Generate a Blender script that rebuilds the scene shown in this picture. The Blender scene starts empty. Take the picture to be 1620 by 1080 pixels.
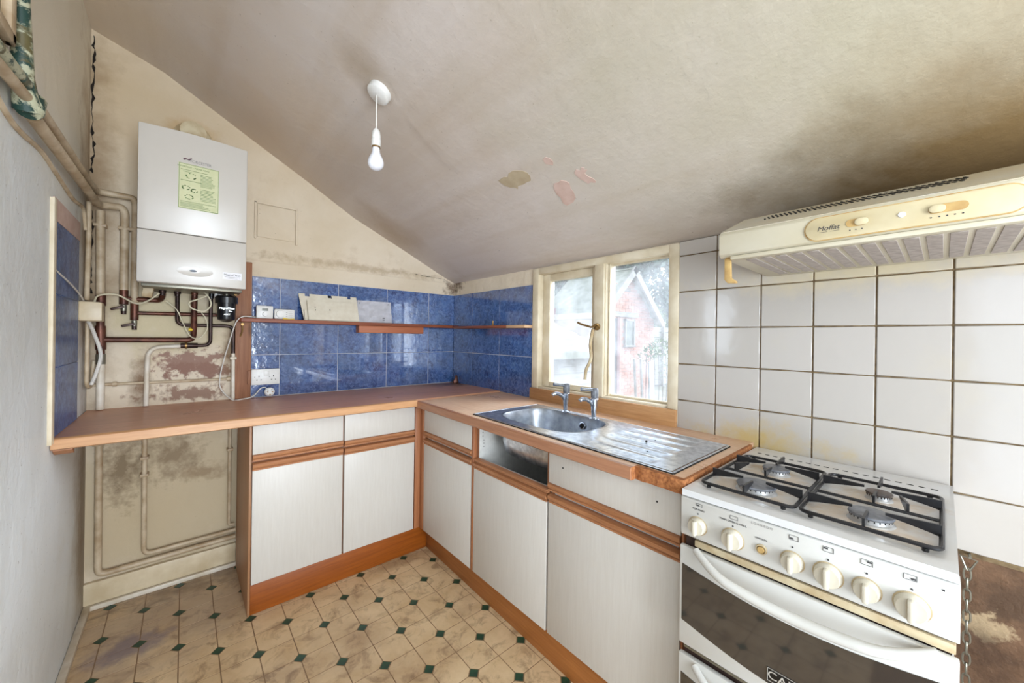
import bpy, bmesh, math, random
from mathutils import Vector, Matrix, Euler
random.seed(7)
S = bpy.context.scene
COL = S.collection

# ------------------------------------------------------------------ camera
YAW, ROLL, FPX = math.radians(41.0757), 0.0139, 594.19
F = Vector((math.sin(YAW), math.cos(YAW), 0)); R = Vector((math.cos(YAW), -math.sin(YAW), 0)); U = Vector((0, 0, 1))
cx = R * math.cos(ROLL) + U * math.sin(ROLL); cy = U * math.cos(ROLL) - R * math.sin(ROLL); cz = -F
cam_data = bpy.data.cameras.new('camera'); cam = bpy.data.objects.new('camera', cam_data); COL.objects.link(cam)
m = Matrix((cx, cy, cz)).transposed().to_4x4(); m.translation = Vector((-1.5701, -2.4887, 1.2291)); cam.matrix_world = m
cam_data.sensor_width = 36; cam_data.lens = FPX / 1620 * 36; cam_data.shift_y = -6.37 / 1620; cam_data.clip_start = 0.02
S.camera = cam

# ------------------------------------------------------------------ light and exposure
S.view_settings.view_transform = 'Standard'; S.view_settings.look = 'None'; S.view_settings.gamma = 1
S.view_settings.use_curve_mapping = False
S.view_settings.exposure = 0.12
world = bpy.data.worlds.new('overcast_sky'); S.world = world; world.use_nodes = True
bg = world.node_tree.nodes['Background']; bg.inputs[0].default_value = (0.80, 0.92, 1.06, 1); bg.inputs[1].default_value = 1.9
def light(name, kind, loc, direction, energy, color=(1, 1, 1), sx=1, sy=1, angle=0):
    d = bpy.data.lights.new(name, kind); d.energy = energy; d.color = color
    if kind == 'AREA': d.shape = 'RECTANGLE'; d.size = sx; d.size_y = sy
    if kind == 'SUN': d.angle = math.radians(angle)
    o = bpy.data.objects.new(name, d); COL.objects.link(o); o.location = loc
    o.rotation_euler = Vector(direction).to_track_quat('-Z', 'Y').to_euler(); return o
light('hazy_sun', 'SUN', (6, -3, 6), (-1, 0.36, -0.58), 7.4, (0.88, 0.96, 1.08), angle=45)
light('garden_door_daylight', 'AREA', (-2.12, -2.95, 1.15), (1, 0, 0.02), 4.5, (0.84, 0.96, 1.1), 0.72, 1.75)
light('slit_window_daylight', 'AREA', (-2.10, -1.19, 1.36), (1, 0, 0), 2.2, (0.84, 0.96, 1.1), 0.24, 0.56)
light('rear_window_daylight', 'AREA', (-1.33, -4.30, 1.14), (0, 1, 0.22), 90, (0.86, 0.96, 1.07), 0.86, 1.6)

# ------------------------------------------------------------------ materials
def lin(c):
    return tuple(((v / 255) / 12.92 if v / 255 <= 0.04045 else ((v / 255 + 0.055) / 1.055) ** 2.4) for v in c) + (1,)
class NT:
    def __init__(s, name, rough=0.6, metal=0.0, spec=0.5, coat=0):
        s.m = bpy.data.materials.new(name); s.m.use_nodes = True; s.t = s.m.node_tree
        s.b = s.t.nodes['Principled BSDF']; s.b.inputs['Roughness'].default_value = rough
        s.b.inputs['Metallic'].default_value = metal; s.b.inputs['Specular IOR Level'].default_value = spec
        s.b.inputs['Coat Weight'].default_value = coat
        s.geo = s.n('ShaderNodeNewGeometry'); s.tc = s.n('ShaderNodeTexCoord')
    def n(s, k): return s.t.nodes.new(k)
    def l(s, a, b): s.t.links.new(a, b)
    def coord(s, world=False, scale=(1, 1, 1)):
        mp = s.n('ShaderNodeMapping'); s.l(s.geo.outputs['Position'] if world else s.tc.outputs['Object'], mp.inputs['Vector'])
        mp.inputs['Scale'].default_value = scale; return mp.outputs['Vector']
    def noise(s, vec, scale, detail=6, rough=0.55, dist=0.0):
        t = s.n('ShaderNodeTexNoise'); s.l(vec, t.inputs['Vector']); t.inputs['Scale'].default_value = scale
        t.inputs['Detail'].default_value = detail; t.inputs['Roughness'].default_value = rough; t.inputs['Distortion'].default_value = dist
        return t.outputs['Fac']
    def rng(s, fac, a, b, c=0.0, d=1.0):
        r = s.n('ShaderNodeMapRange'); s.l(fac, r.inputs['Value'])
        for k, v in zip(('From Min', 'From Max', 'To Min', 'To Max'), (a, b, c, d)): r.inputs[k].default_value = v
        return r.outputs['Result']
    def mix(s, fac, a, b, mode='MIX'):
        x = s.n('ShaderNodeMix'); x.data_type = 'RGBA'; x.blend_type = mode
        if isinstance(fac, float): x.inputs[0].default_value = fac
        else: s.l(fac, x.inputs[0])
        for sock, v in ((x.inputs[6], a), (x.inputs[7], b)):
            if isinstance(v, tuple): sock.default_value = v
            else: s.l(v, sock)
        return x.outputs[2]
    def mth(s, op, a, b):
        x = s.n('ShaderNodeMath'); x.operation = op
        for i, v in enumerate((a, b)):
            if isinstance(v, (int, float)): x.inputs[i].default_value = v
            else: s.l(v, x.inputs[i])
        return x.outputs[0]
    def stain(s, col, centre, rad, colour, strength=0.9, edge=0.5, nz=0.9, nscale=9):
        v = s.n('ShaderNodeVectorMath'); v.operation = 'SUBTRACT'; s.l(s.geo.outputs['Position'], v.inputs[0]); v.inputs[1].default_value = centre
        w = s.n('ShaderNodeVectorMath'); w.operation = 'DIVIDE'; s.l(v.outputs[0], w.inputs[0]); w.inputs[1].default_value = rad
        ln = s.n('ShaderNodeVectorMath'); ln.operation = 'LENGTH'; s.l(w.outputs[0], ln.inputs[0])
        nn = s.rng(s.noise(s.coord(True), nscale, 8, 0.65), 0.3, 0.7, -nz / 2, nz / 2)
        f = s.rng(s.mth('ADD', ln.outputs['Value'], nn), 1.0, 1.0 - edge, 0.0, strength)
        return s.mix(f, col, lin(colour))
    def finish(s, col, bump=None, bstr=0.2, bdist=0.002):
        if isinstance(col, tuple): s.b.inputs['Base Color'].default_value = col
        else: s.l(col, s.b.inputs['Base Color'])
        if bump is not None:
            b = s.n('ShaderNodeBump'); s.l(bump, b.inputs['Height']); b.inputs['Strength'].default_value = bstr; b.inputs['Distance'].default_value = bdist
            s.l(b.outputs[0], s.b.inputs['Normal'])
        return s.m
def plain(name, c, rough=0.5, metal=0.0, c2=None, scale=30, bump=0.05, spec=0.5, coat=0):
    k = NT(name, rough, metal, spec, coat); v = k.coord(); nz = k.noise(v, scale)
    c2 = c2 or tuple(max(0, x * 0.93) for x in c)
    return k.finish(k.mix(k.rng(nz, 0.35, 0.65), lin(c), lin(c2)), nz, bump)
def wood(name, c1, c2, axis='x', rough=0.45, scale=1.0, coat=0, knots=False):
    k = NT(name, rough, coat=coat); sc = {'x': (1.2, 22, 22), 'y': (22, 1.2, 22), 'z': (22, 22, 1.2)}[axis]
    v = k.coord(False, sc); a = k.noise(v, 3.2 * scale, 8, 0.6, 0.6); b = k.noise(v, 14 * scale, 4, 0.6)
    f = k.rng(k.mth('ADD', k.mth('MULTIPLY', a, 0.7), k.mth('MULTIPLY', b, 0.3)), 0.36, 0.64)
    col = k.mix(f, lin(c1), lin(c2))
    if knots:
        vo = k.n('ShaderNodeTexVoronoi'); k.l(k.coord(False, {'x': (3, 9, 9), 'y': (9, 3, 9), 'z': (9, 9, 3)}[axis]), vo.inputs['Vector'])
        vo.inputs['Scale'].default_value = 1.0
        col = k.mix(k.rng(vo.outputs['Distance'], 0.16, 0.05, 0, 0.75), col, lin(tuple(x * 0.45 for x in c2)))
    return k.finish(col, b, 0.12, 0.001)
M = {}
def plaster(name, base, dark, warm, nsc=1.6, rough=0.75):
    k = NT(name, rough, spec=0.3); v = k.coord(True)
    a = k.noise(v, nsc, 8, 0.6, 0.3); b = k.noise(v, nsc * 3.1, 7, 0.65); c = k.noise(v, 34, 5, 0.6); d = k.noise(v, 6, 6, 0.6)
    col = k.mix(k.rng(a, 0.35, 0.68), lin(base), lin(warm))
    col = k.mix(k.rng(b, 0.56, 0.78, 0, 0.55), col, lin(dark))
    vo = k.noise(v, 90, 2, 0.5)
    col = k.mix(k.rng(vo, 0.72, 0.76, 0, 0.45), col, lin((110, 92, 72)))
    h = k.mth('ADD', k.mth('MULTIPLY', d, 2.0), k.mth('MULTIPLY', c, 0.5))
    return k, col, h
# back wall
k, col, h = plaster('stained_cream_plaster_back', (222, 208, 187), (176, 152, 120), (206, 188, 160))
W = lambda c, r, colr, st=0.9, ed=0.5, nz=0.9, ns=9: k.stain(col, c, r, colr, st, ed, nz, ns)
col = W((-1.75, 0, 2.25), (0.75, 1, 0.55), (192, 168, 132), 0.55, 0.8, 0.5, 3)
col = W((-1.88, 0, 1.7), (0.10, 1, 0.95), (138, 110, 76), 0.7, 0.8, 0.8, 6)
col = W((-1.62, 0, 1.30), (0.30, 1, 0.22), (205, 190, 150), 0.7, 0.6)
col = W((-1.53, 0, 1.075), (0.155, 1, 0.075), (150, 118, 104), 0.95, 0.4, 1.6, 20)
col = W((-1.50, 0, 1.04), (0.16, 1, 0.045), (142, 108, 94), 0.9, 0.4, 1.6, 20)
col = W((-1.54, 0, 0.925), (0.19, 1, 0.04), (136, 102, 86), 0.85, 0.5, 1.7, 22)
col = W((-1.725, 0, 1.0), (0.045, 1, 0.16), (120, 88, 58), 0.85, 0.8, 0.8, 14)
col = W((-1.39, 0, 1.12), (0.04, 1, 0.20), (128, 98, 66), 0.8, 0.8, 0.8, 12)
col = W((-1.62, 0, 0.42), (0.5, 1, 0.44), (188, 170, 138), 0.75, 0.35, 0.4, 5)
col = W((-1.78, 0, 0.60), (0.09, 1, 0.20), (104, 84, 58), 0.75, 0.9, 1.1, 22)
col = W((-1.60, 0, 0.62), (0.14, 1, 0.14), (110, 88, 62), 0.65, 0.9, 1.2, 20)
col = W((-1.48, 0, 0.52), (0.12, 1, 0.05), (130, 104, 74), 0.6, 0.8, 1.2, 16)
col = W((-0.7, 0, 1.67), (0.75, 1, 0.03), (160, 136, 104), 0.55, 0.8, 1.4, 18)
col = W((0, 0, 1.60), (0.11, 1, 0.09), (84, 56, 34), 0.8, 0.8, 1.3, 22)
col = W((-1.55, 0, 2.19), (0.13, 1, 0.13), (178, 140, 86), 0.6, 0.6, 0.6, 9)
M['wall_back'] = k.finish(col, h, 0.45, 0.006)
# left wall
k, col, h = plaster('blotchy_daylight_tinted_plaster_left', (226, 230, 231), (208, 206, 196), (218, 220, 216), 1.2, 0.55)  # base lightened and cooled to carry the window light on this wall
W = lambda c, r, colr, st=0.9, ed=0.5, nz=0.9, ns=9: k.stain(col, c, r, colr, st, ed, nz, ns)
col = W((-1.9, -0.3, 2.3), (1, 1.6, 0.78), (228, 216, 192), 0.75, 0.6, 0.4, 3)
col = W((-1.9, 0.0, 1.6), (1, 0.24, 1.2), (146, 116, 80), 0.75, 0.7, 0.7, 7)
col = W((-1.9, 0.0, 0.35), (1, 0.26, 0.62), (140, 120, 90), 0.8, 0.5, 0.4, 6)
M['wall_left'] = k.finish(col, h, 0.5, 0.008)
# right wall plaster
k, col, h = plaster('cream_plaster_right', (222, 208, 186), (190, 165, 130), (212, 196, 170))
W = lambda c, r, colr, st=0.9, ed=0.5, nz=0.9, ns=9: k.stain(col, c, r, colr, st, ed, nz, ns)
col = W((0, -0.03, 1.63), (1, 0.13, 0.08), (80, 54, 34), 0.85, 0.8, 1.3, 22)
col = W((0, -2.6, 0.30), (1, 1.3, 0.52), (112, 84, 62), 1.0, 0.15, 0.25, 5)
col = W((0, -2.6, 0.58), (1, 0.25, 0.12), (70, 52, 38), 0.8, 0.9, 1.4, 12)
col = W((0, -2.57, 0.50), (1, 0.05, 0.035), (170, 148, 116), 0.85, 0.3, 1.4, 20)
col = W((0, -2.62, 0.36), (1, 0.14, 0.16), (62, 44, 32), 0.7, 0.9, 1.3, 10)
M['wall_right'] = k.finish(col, h, 0.8, 0.01)
# ceiling
k, col, h = plaster('stained_and_light_toned_ceiling', (208, 198, 191), (188, 172, 155), (199, 187, 176), 0.9, 0.7)
W = lambda c, r, colr, st=0.9, ed=0.5, nz=0.9, ns=9: k.stain(col, c, r, colr, st, ed, nz, ns)
bandn = k.noise(k.coord(True, (5.0, 0.35, 5.0)), 1.0, 5, 0.5, 0.4)
col = k.mix(k.rng(bandn, 0.5, 0.75, 0, 0.5), col, lin((178, 158, 134)))
col = W((-1.25, -0.2, 2.25), (0.45, 0.9, 0.4), (212, 186, 152), 0.5, 0.9, 0.5, 3)  # this and the next patch brighten the under-lit left slope in the colour
col = W((-1.9, -1.0, 2.5), (0.45, 3.0, 0.5), (224, 204, 174), 0.6, 0.9, 0.4, 2)
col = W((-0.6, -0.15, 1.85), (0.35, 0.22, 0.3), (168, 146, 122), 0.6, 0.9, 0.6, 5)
col = W((-0.55, -2.7, 1.9), (1.15, 1.45, 0.9), (176, 168, 144), 0.85, 0.7, 0.35, 2)  # broad tint darkening the right side, which the lamps leave too bright
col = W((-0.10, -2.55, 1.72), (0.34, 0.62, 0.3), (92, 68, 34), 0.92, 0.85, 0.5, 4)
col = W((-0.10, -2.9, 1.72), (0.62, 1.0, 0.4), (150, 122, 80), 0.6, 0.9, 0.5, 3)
col = W((-1.10, -1.13, 2.14), (0.14, 0.12, 0.2), (150, 128, 98), 0.6, 0.9, 0.4, 5)
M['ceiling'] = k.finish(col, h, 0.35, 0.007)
# floor vinyl
def vinyl(name, a, b, c):
    k = NT(name, 0.42); v = k.coord(True)
    oi = k.n('ShaderNodeObjectInfo')
    n1 = k.noise(v, 7, 7, 0.65, 0.4); n2 = k.noise(v, 2.6, 6, 0.6); n3 = k.noise(v, 40, 4, 0.6)
    col = k.mix(k.rng(n1, 0.3, 0.7), lin(a), lin(b))
    col = k.mix(k.rng(n2, 0.50, 0.72, 0, 0.75), col, lin(c))
    n5 = k.noise(v, 13, 8, 0.7, 0.8); col = k.mix(k.rng(n5, 0.50, 0.66, 0, 0.7), col, lin((118, 90, 66)))
    col = k.mix(k.rng(oi.outputs['Random'], 0, 1, 0, 0.22), col, lin(b))
    col = k.stain(col, (-1.55, -0.25, 0), (0.55, 0.45, 1), (168, 148, 132), 0.45, 0.7, 0.9, 6)
    col = k.stain(col, (-1.35, -0.05, 0), (0.6, 0.16, 1), (96, 76, 56), 0.5, 0.8, 1.1, 12)
    col = k.stain(col, (-1.72, -0.42, 0), (0.12, 0.10, 1), (120, 108, 118), 0.7, 0.5, 0.9, 9)
    col = k.stain(col, (-0.65, -0.55, 0), (0.25, 0.07, 1), (120, 92, 62), 0.5, 0.8, 0.9, 10)
    k.l(k.rng(n1, 0.3, 0.7, 0.34, 0.52), k.b.inputs['Roughness'])
    return k.finish(col, n3, 0.06, 0.001)
M['vinyl'] = vinyl('cream_marbled_vinyl', (222, 196, 158), (196, 164, 122), (156, 126, 96))
M['vinyl_line'] = plain('brown_vinyl_joint', (142, 112, 82), 0.5)
M['vinyl_green'] = plain('dark_green_vinyl', (36, 74, 52), 0.4, c2=(26, 56, 42))
# tiles
def blue_tile(coat=0.8, spec=0.6, rough=0.10):
    k = NT('mottled_blue_glaze', rough, spec=spec); oi = k.n('ShaderNodeObjectInfo')
    add = k.n('ShaderNodeVectorMath'); add.operation = 'ADD'; k.l(k.geo.outputs['Position'], add.inputs[0]); k.l(oi.outputs['Random'], add.inputs[1])
    a = k.noise(add.outputs[0], 14, 10, 0.72, 0.5); b = k.noise(add.outputs[0], 55, 6, 0.7, 0.8)
    col = k.mix(k.rng(a, 0.36, 0.66), lin((16, 36, 92)), lin((62, 98, 160)))
    col = k.mix(k.rng(b, 0.44, 0.66, 0, 0.7), col, lin((112, 142, 190)))
    c = k.noise(add.outputs[0], 5, 4, 0.5); col = k.mix(k.rng(c, 0.4, 0.7, 0, 0.35), col, lin((60, 84, 112)))
    w = k.noise(k.coord(True), 24, 3, 0.5)
    k.b.inputs['Coat Weight'].default_value = coat; k.b.inputs['Coat IOR'].default_value = 1.75; k.b.inputs['Coat Roughness'].default_value = 0.03
    return k.finish(col, w, 0.35, 0.005)
M['blue'] = blue_tile(); M['blue_reflection_cut'] = blue_tile(0.0, 0.2, 0.3)  # second glaze drops the gloss so grazing reflections don't grey the left strip
def white_tile():
    k = NT('white_glaze', 0.12, spec=0.5); oi = k.n('ShaderNodeObjectInfo')
    a = k.noise(k.coord(True), 5, 6, 0.6)
    col = k.mix(k.rng(oi.outputs['Random'], 0, 1), lin((184, 177, 170)), lin((177, 170, 162)))  # white glaze greyed down to offset the strong light on the right wall
    col = k.mix(k.rng(a, 0.55, 0.8, 0, 0.4), col, lin((190, 180, 156)))
    col = k.stain(col, (0, -2.05, 0.86), (1, 0.25, 0.09), (190, 160, 80), 0.7, 0.9, 1.0, 12)
    col = k.stain(col, (0, -2.3, 1.45), (1, 0.5, 0.08), (214, 196, 150), 0.5, 0.9, 0.8, 12)
    w = k.noise(k.coord(True), 9, 2, 0.5)
    return k.finish(col, w, 0.25, 0.006)
M['white_tile'] = white_tile()
M['grout_dark'] = plain('grimy_brown_grout', (128, 108, 78), 0.9, c2=(90, 72, 48), scale=40)
M['grout_light'] = plain('pale_grout', (186, 188, 200), 0.9)
M['pink_plaster'] = plain('bare_pink_plaster', (206, 180, 168), 0.9, c2=(194, 164, 150), scale=20)
M['tan_plaster'] = plain('bare_tan_plaster', (184, 168, 140), 0.9, c2=(172, 154, 126), scale=20)
M['cream_paint'] = plain('yellowed_cream_gloss', (218, 202, 172), 0.4, c2=(200, 180, 146), scale=12, bump=0.15)
M['win_paint'] = plain('aged_cream_window_paint', (226, 214, 190), 0.45, c2=(206, 190, 160), scale=9, bump=0.15)
M['pipe_paint'] = plain('cream_painted_pipe', (204, 186, 158), 0.45, c2=(168, 144, 112), scale=14, bump=0.2)
M['pipe_white'] = plain('white_painted_pipe', (226, 218, 204), 0.4, c2=(204, 190, 168), scale=14)
M['copper'] = plain('tarnished_copper', (112, 68, 52), 0.42, 0.5, c2=(68, 42, 34), scale=18, bump=0.05)
M['dark_copper'] = plain('blackened_copper', (74, 56, 50), 0.4, 0.6, c2=(44, 34, 32), scale=20)
M['brass'] = plain('dull_brass', (150, 118, 70), 0.4, 0.7)
M['chrome'] = plain('worn_chrome', (205, 212, 222), 0.16, 0.95, c2=(175, 182, 196), scale=60)
M['steel'] = plain('brushed_stainless', (228, 232, 238), 0.30, 0.95, c2=(184, 190, 198), scale=50, bump=0.06)
M['steel_bowl'] = plain('scratched_stainless', (176, 180, 186), 0.36, 0.9, c2=(140, 146, 154), scale=26, bump=0.08)
M['galv'] = plain('galvanised_steel', (140, 136, 122), 0.4, 0.8)
M['black'] = plain('black_plastic', (16, 16, 18), 0.3)
M['grid'] = plain('black_enamel_grid', (18, 18, 21), 0.34, c2=(34, 33, 35), scale=40, bump=0.1)
M['cap'] = plain('grey_burner_enamel', (84, 87, 94), 0.35, c2=(122, 124, 130), scale=60)
M['capbrown'] = plain('rusty_burner_enamel', (66, 56, 52), 0.4, c2=(98, 84, 76), scale=60)
M['alu'] = plain('burner_aluminium', (200, 200, 200), 0.4, 0.7)
M['dark'] = plain('dark_void', (22, 18, 15), 0.9)
M['crack'] = plain('black_crack', (30, 24, 18), 1.0)
M['enamel'] = plain('white_enamel', (206, 204, 198), 0.18, c2=(200, 197, 190), scale=8, bump=0.01)
def hob_enamel():
    k = NT('stained_hob_enamel', 0.2); col = k.mix(k.rng(k.noise(k.coord(True), 8, 5), 0.4, 0.7), lin((212, 212, 212)), lin((206, 203, 198)))
    for c_ in ((-0.27, -2.174), (-0.457, -2.176), (-0.28, -2.389), (-0.452, -2.39)): col = k.stain(col, (c_[0], c_[1], 0.84), (0.085, 0.10, 1), (204, 182, 156), 0.75, 0.5, 1.0, 14)
    return k.finish(col)
M['enamel_soiled'] = hob_enamel()
M['knob'] = plain('cream_knob', (208, 201, 184), 0.35, c2=(200, 191, 171))
M['cream_trim'] = plain('yellowed_trim', (206, 192, 160), 0.5, c2=(168, 140, 100), scale=14)
def oven_glass():
    k = NT('smoked_oven_glass', 0.06, spec=0.9, coat=0.6); return k.finish(lin((50, 46, 43)))
M['oven_glass'] = oven_glass()
def glass():
    k = NT('glare_veiled_window_glass', 0.02, spec=0.5); t = k.n('ShaderNodeBsdfTransparent'); g = k.n('ShaderNodeBsdfGlossy'); g.inputs['Roughness'].default_value = 0.03
    d = k.n('ShaderNodeBsdfTranslucent'); d.inputs['Color'].default_value = (0.95, 0.97, 1, 1)  # translucent white layer washes out the view with overexposure haze
    m1 = k.n('ShaderNodeMixShader'); m1.inputs[0].default_value = 0.05; k.l(t.outputs[0], m1.inputs[1]); k.l(g.outputs[0], m1.inputs[2])
    m2 = k.n('ShaderNodeMixShader'); k.l(k.rng(k.noise(k.coord(True), 5, 7, 0.7), 0.35, 0.7, 0.06, 0.18), m2.inputs[0])
    k.l(m1.outputs[0], m2.inputs[1]); k.l(d.outputs[0], m2.inputs[2])
    k.l(m2.outputs[0], k.t.nodes['Material Output'].inputs['Surface']); return k.m
M['glass'] = glass()
M['boiler'] = plain('off_white_boiler_case', (204, 198, 190), 0.28, c2=(199, 193, 184), scale=3, bump=0.0)
M['white_plastic'] = plain('white_plastic', (228, 226, 222), 0.35, c2=(220, 218, 212))
M['cream_plastic'] = plain('cream_plastic', (222, 214, 196), 0.45, c2=(212, 202, 182))
M['hood'] = plain('greasy_cream_hood', (206, 198, 177), 0.38, c2=(196, 186, 160), scale=5, bump=0.02)
M['hood_top'] = plain('grey_hood_top', (190, 183, 168), 0.45, c2=(190, 176, 148), scale=7)
M['hood_panel'] = plain('yellowed_control_panel', (204, 191, 158), 0.35, c2=(194, 177, 138), scale=9)
M['amber'] = plain('amber_slider', (196, 164, 106), 0.35, c2=(172, 136, 82))
M['filter'] = plain('grey_grease_filter', (182, 172, 164), 0.6, c2=(152, 140, 132), scale=50)
M['filter_rib'] = plain('pale_filter_rib', (212, 204, 188), 0.5)
M['bulb'] = plain('opal_bulb', (240, 240, 246), 0.25)
M['sticker'] = plain('pale_green_paper', (208, 208, 168), 0.55, c2=(200, 202, 158))
M['ink_green'] = plain('green_ink', (96, 128, 74), 0.6)
M['ink'] = plain('dark_ink', (62, 60, 62), 0.6)
M['ink_faint'] = plain('faint_grey_ink', (150, 146, 142), 0.6)
M['ink_maroon'] = plain('maroon_ink', (92, 56, 68), 0.5)
M['silver'] = plain('silver_print', (214, 212, 206), 0.3, 0.4)
M['lcd'] = plain('grey_lcd', (118, 120, 108), 0.2)
M['lcd_dark'] = plain('dim_shed_interior', (62, 64, 72), 0.9)
M['navy'] = plain('navy_lens', (30, 40, 66), 0.15)
M['yellow'] = plain('yellow_plastic', (226, 190, 40), 0.5)
M['paper'] = plain('white_paper', (244, 242, 246), 0.6)
M['cable'] = plain('ivory_cable', (224, 214, 184), 0.5)
M['cable_w'] = plain('white_cable', (226, 222, 214), 0.5)
M['door_lam'] = wood('cream_woodgrain_laminate', (208, 203, 195), (202, 196, 187), 'z', 0.42, 2.0)
M['melamine'] = plain('white_melamine', (214, 212, 206), 0.5)
M['rail_x'] = wood('oak_rail_x', (184, 128, 88), (152, 98, 62), 'x'); M['rail_y'] = wood('oak_rail_y', (184, 128, 88), (150, 98, 62), 'y')
M['plinth_x'] = wood('orange_plinth_x', (156, 82, 18), (130, 64, 10), 'x'); M['plinth_y'] = wood('orange_plinth_y', (170, 108, 54), (146, 86, 38), 'y')
M['oak_z'] = wood('oak_upright', (170, 112, 74), (146, 90, 54), 'z')
M['side_panel'] = wood('oak_side_panel', (170, 126, 90), (150, 106, 72), 'z')
M['post'] = wood('rough_pine_post', (160, 110, 78), (128, 82, 54), 'z', 0.6, knots=True)
M['shelf_x'] = wood('red_pine_x', (154, 86, 56), (120, 60, 36), 'x', 0.5); M['shelf_y'] = wood('red_pine_y', (154, 88, 58), (120, 64, 42), 'y', 0.5)
M['batten'] = wood('pine_batten', (184, 112, 76), (164, 92, 58), 'x', 0.55, knots=True)
M['bare_pine'] = wood('bare_pine', (216, 180, 142), (200, 158, 116), 'y', 0.6)
M['sill_oak'] = wood('oak_splash_board', (192, 146, 98), (166, 118, 74), 'y', 0.5)
def worktop(name, axis, a, b, wear):
    k = NT(name, 0.22, spec=0.3); sc = {'x': (1.5, 24, 24), 'y': (24, 1.5, 24)}[axis]
    g = k.noise(k.coord(True, sc), 3, 7, 0.6, 0.5); w = k.noise(k.coord(True), 3.5, 7, 0.65, 0.3); s2 = k.noise(k.coord(True), 60, 5, 0.7)
    col = k.mix(k.rng(g, 0.35, 0.65), lin(a), lin(b)); col = k.mix(k.rng(w, 0.45, 0.75, 0, 0.6), col, lin(wear))
    col = k.stain(col, (-0.05, -0.1, 0.88), (0.30, 0.16, 1), (84, 54, 36), 0.8, 0.8, 0.8, 9)
    k.l(k.rng(w, 0.3, 0.75, 0.24, 0.50), k.b.inputs['Roughness'])
    return k.finish(col, s2, 0.04, 0.001)
M['top_x'] = worktop('glossy_brown_worktop', 'x', (206, 152, 122), (184, 130, 102), (216, 178, 154))
M['top_y'] = worktop('worn_oak_worktop', 'y', (220, 182, 150), (202, 158, 124), (230, 212, 190))  # wood colours raised to include the pale window sheen on the top
M['edge_x'] = wood('pale_worktop_nose_x', (206, 158, 114), (186, 136, 92), 'x', 0.35)
M['edge_y'] = wood('brown_worktop_nose_y', (178, 128, 96), (156, 106, 78), 'y', 0.35)
M['chip'] = plain('torn_chipboard', (178, 116, 68), 0.95, c2=(132, 78, 42), scale=120, bump=0.9)
def peel():
    k = NT('peeling_green_paint', 0.5); v = k.coord(True); a = k.noise(v, 22, 8, 0.7, 0.5); b = k.noise(v, 13, 6, 0.6, 0.8)
    col = k.mix(k.rng(a, 0.47, 0.53), lin((178, 178, 150)), lin((30, 62, 54))); col = k.mix(k.rng(b, 0.58, 0.62), col, lin((92, 84, 50)))
    return k.finish(col, a, 0.6, 0.004)
M['peel'] = peel()
# outdoors: brick, roof and leaf colours lifted pale for the blown-out daylight
M['grass'] = plain('yard_gravel_and_moss', (132, 126, 112), 0.95, c2=(98, 102, 82), scale=3)
M['brick'] = plain('pale_red_brick', (196, 150, 132), 0.9, c2=(180, 130, 112), scale=5)
M['mortar'] = plain('pale_mortar', (190, 178, 166), 0.95)
M['board'] = wood('weathered_white_board', (158, 156, 150), (128, 124, 116), 'x', 0.8)
M['roof'] = plain('mossy_roof', (146, 148, 134), 0.95, c2=(112, 116, 100), scale=8, bump=0.5)
M['leaf'] = plain('mid_green_leaf', (120, 138, 92), 0.6, c2=(88, 110, 66), scale=3)
M['leaf2'] = plain('blue_green_leaf', (116, 136, 124), 0.6, c2=(86, 108, 96), scale=3)
M['bark'] = plain('grey_bark', (110, 96, 80), 0.9)
M['rust_bar'] = plain('rusty_red_post', (130, 84, 80), 0.8)

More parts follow.
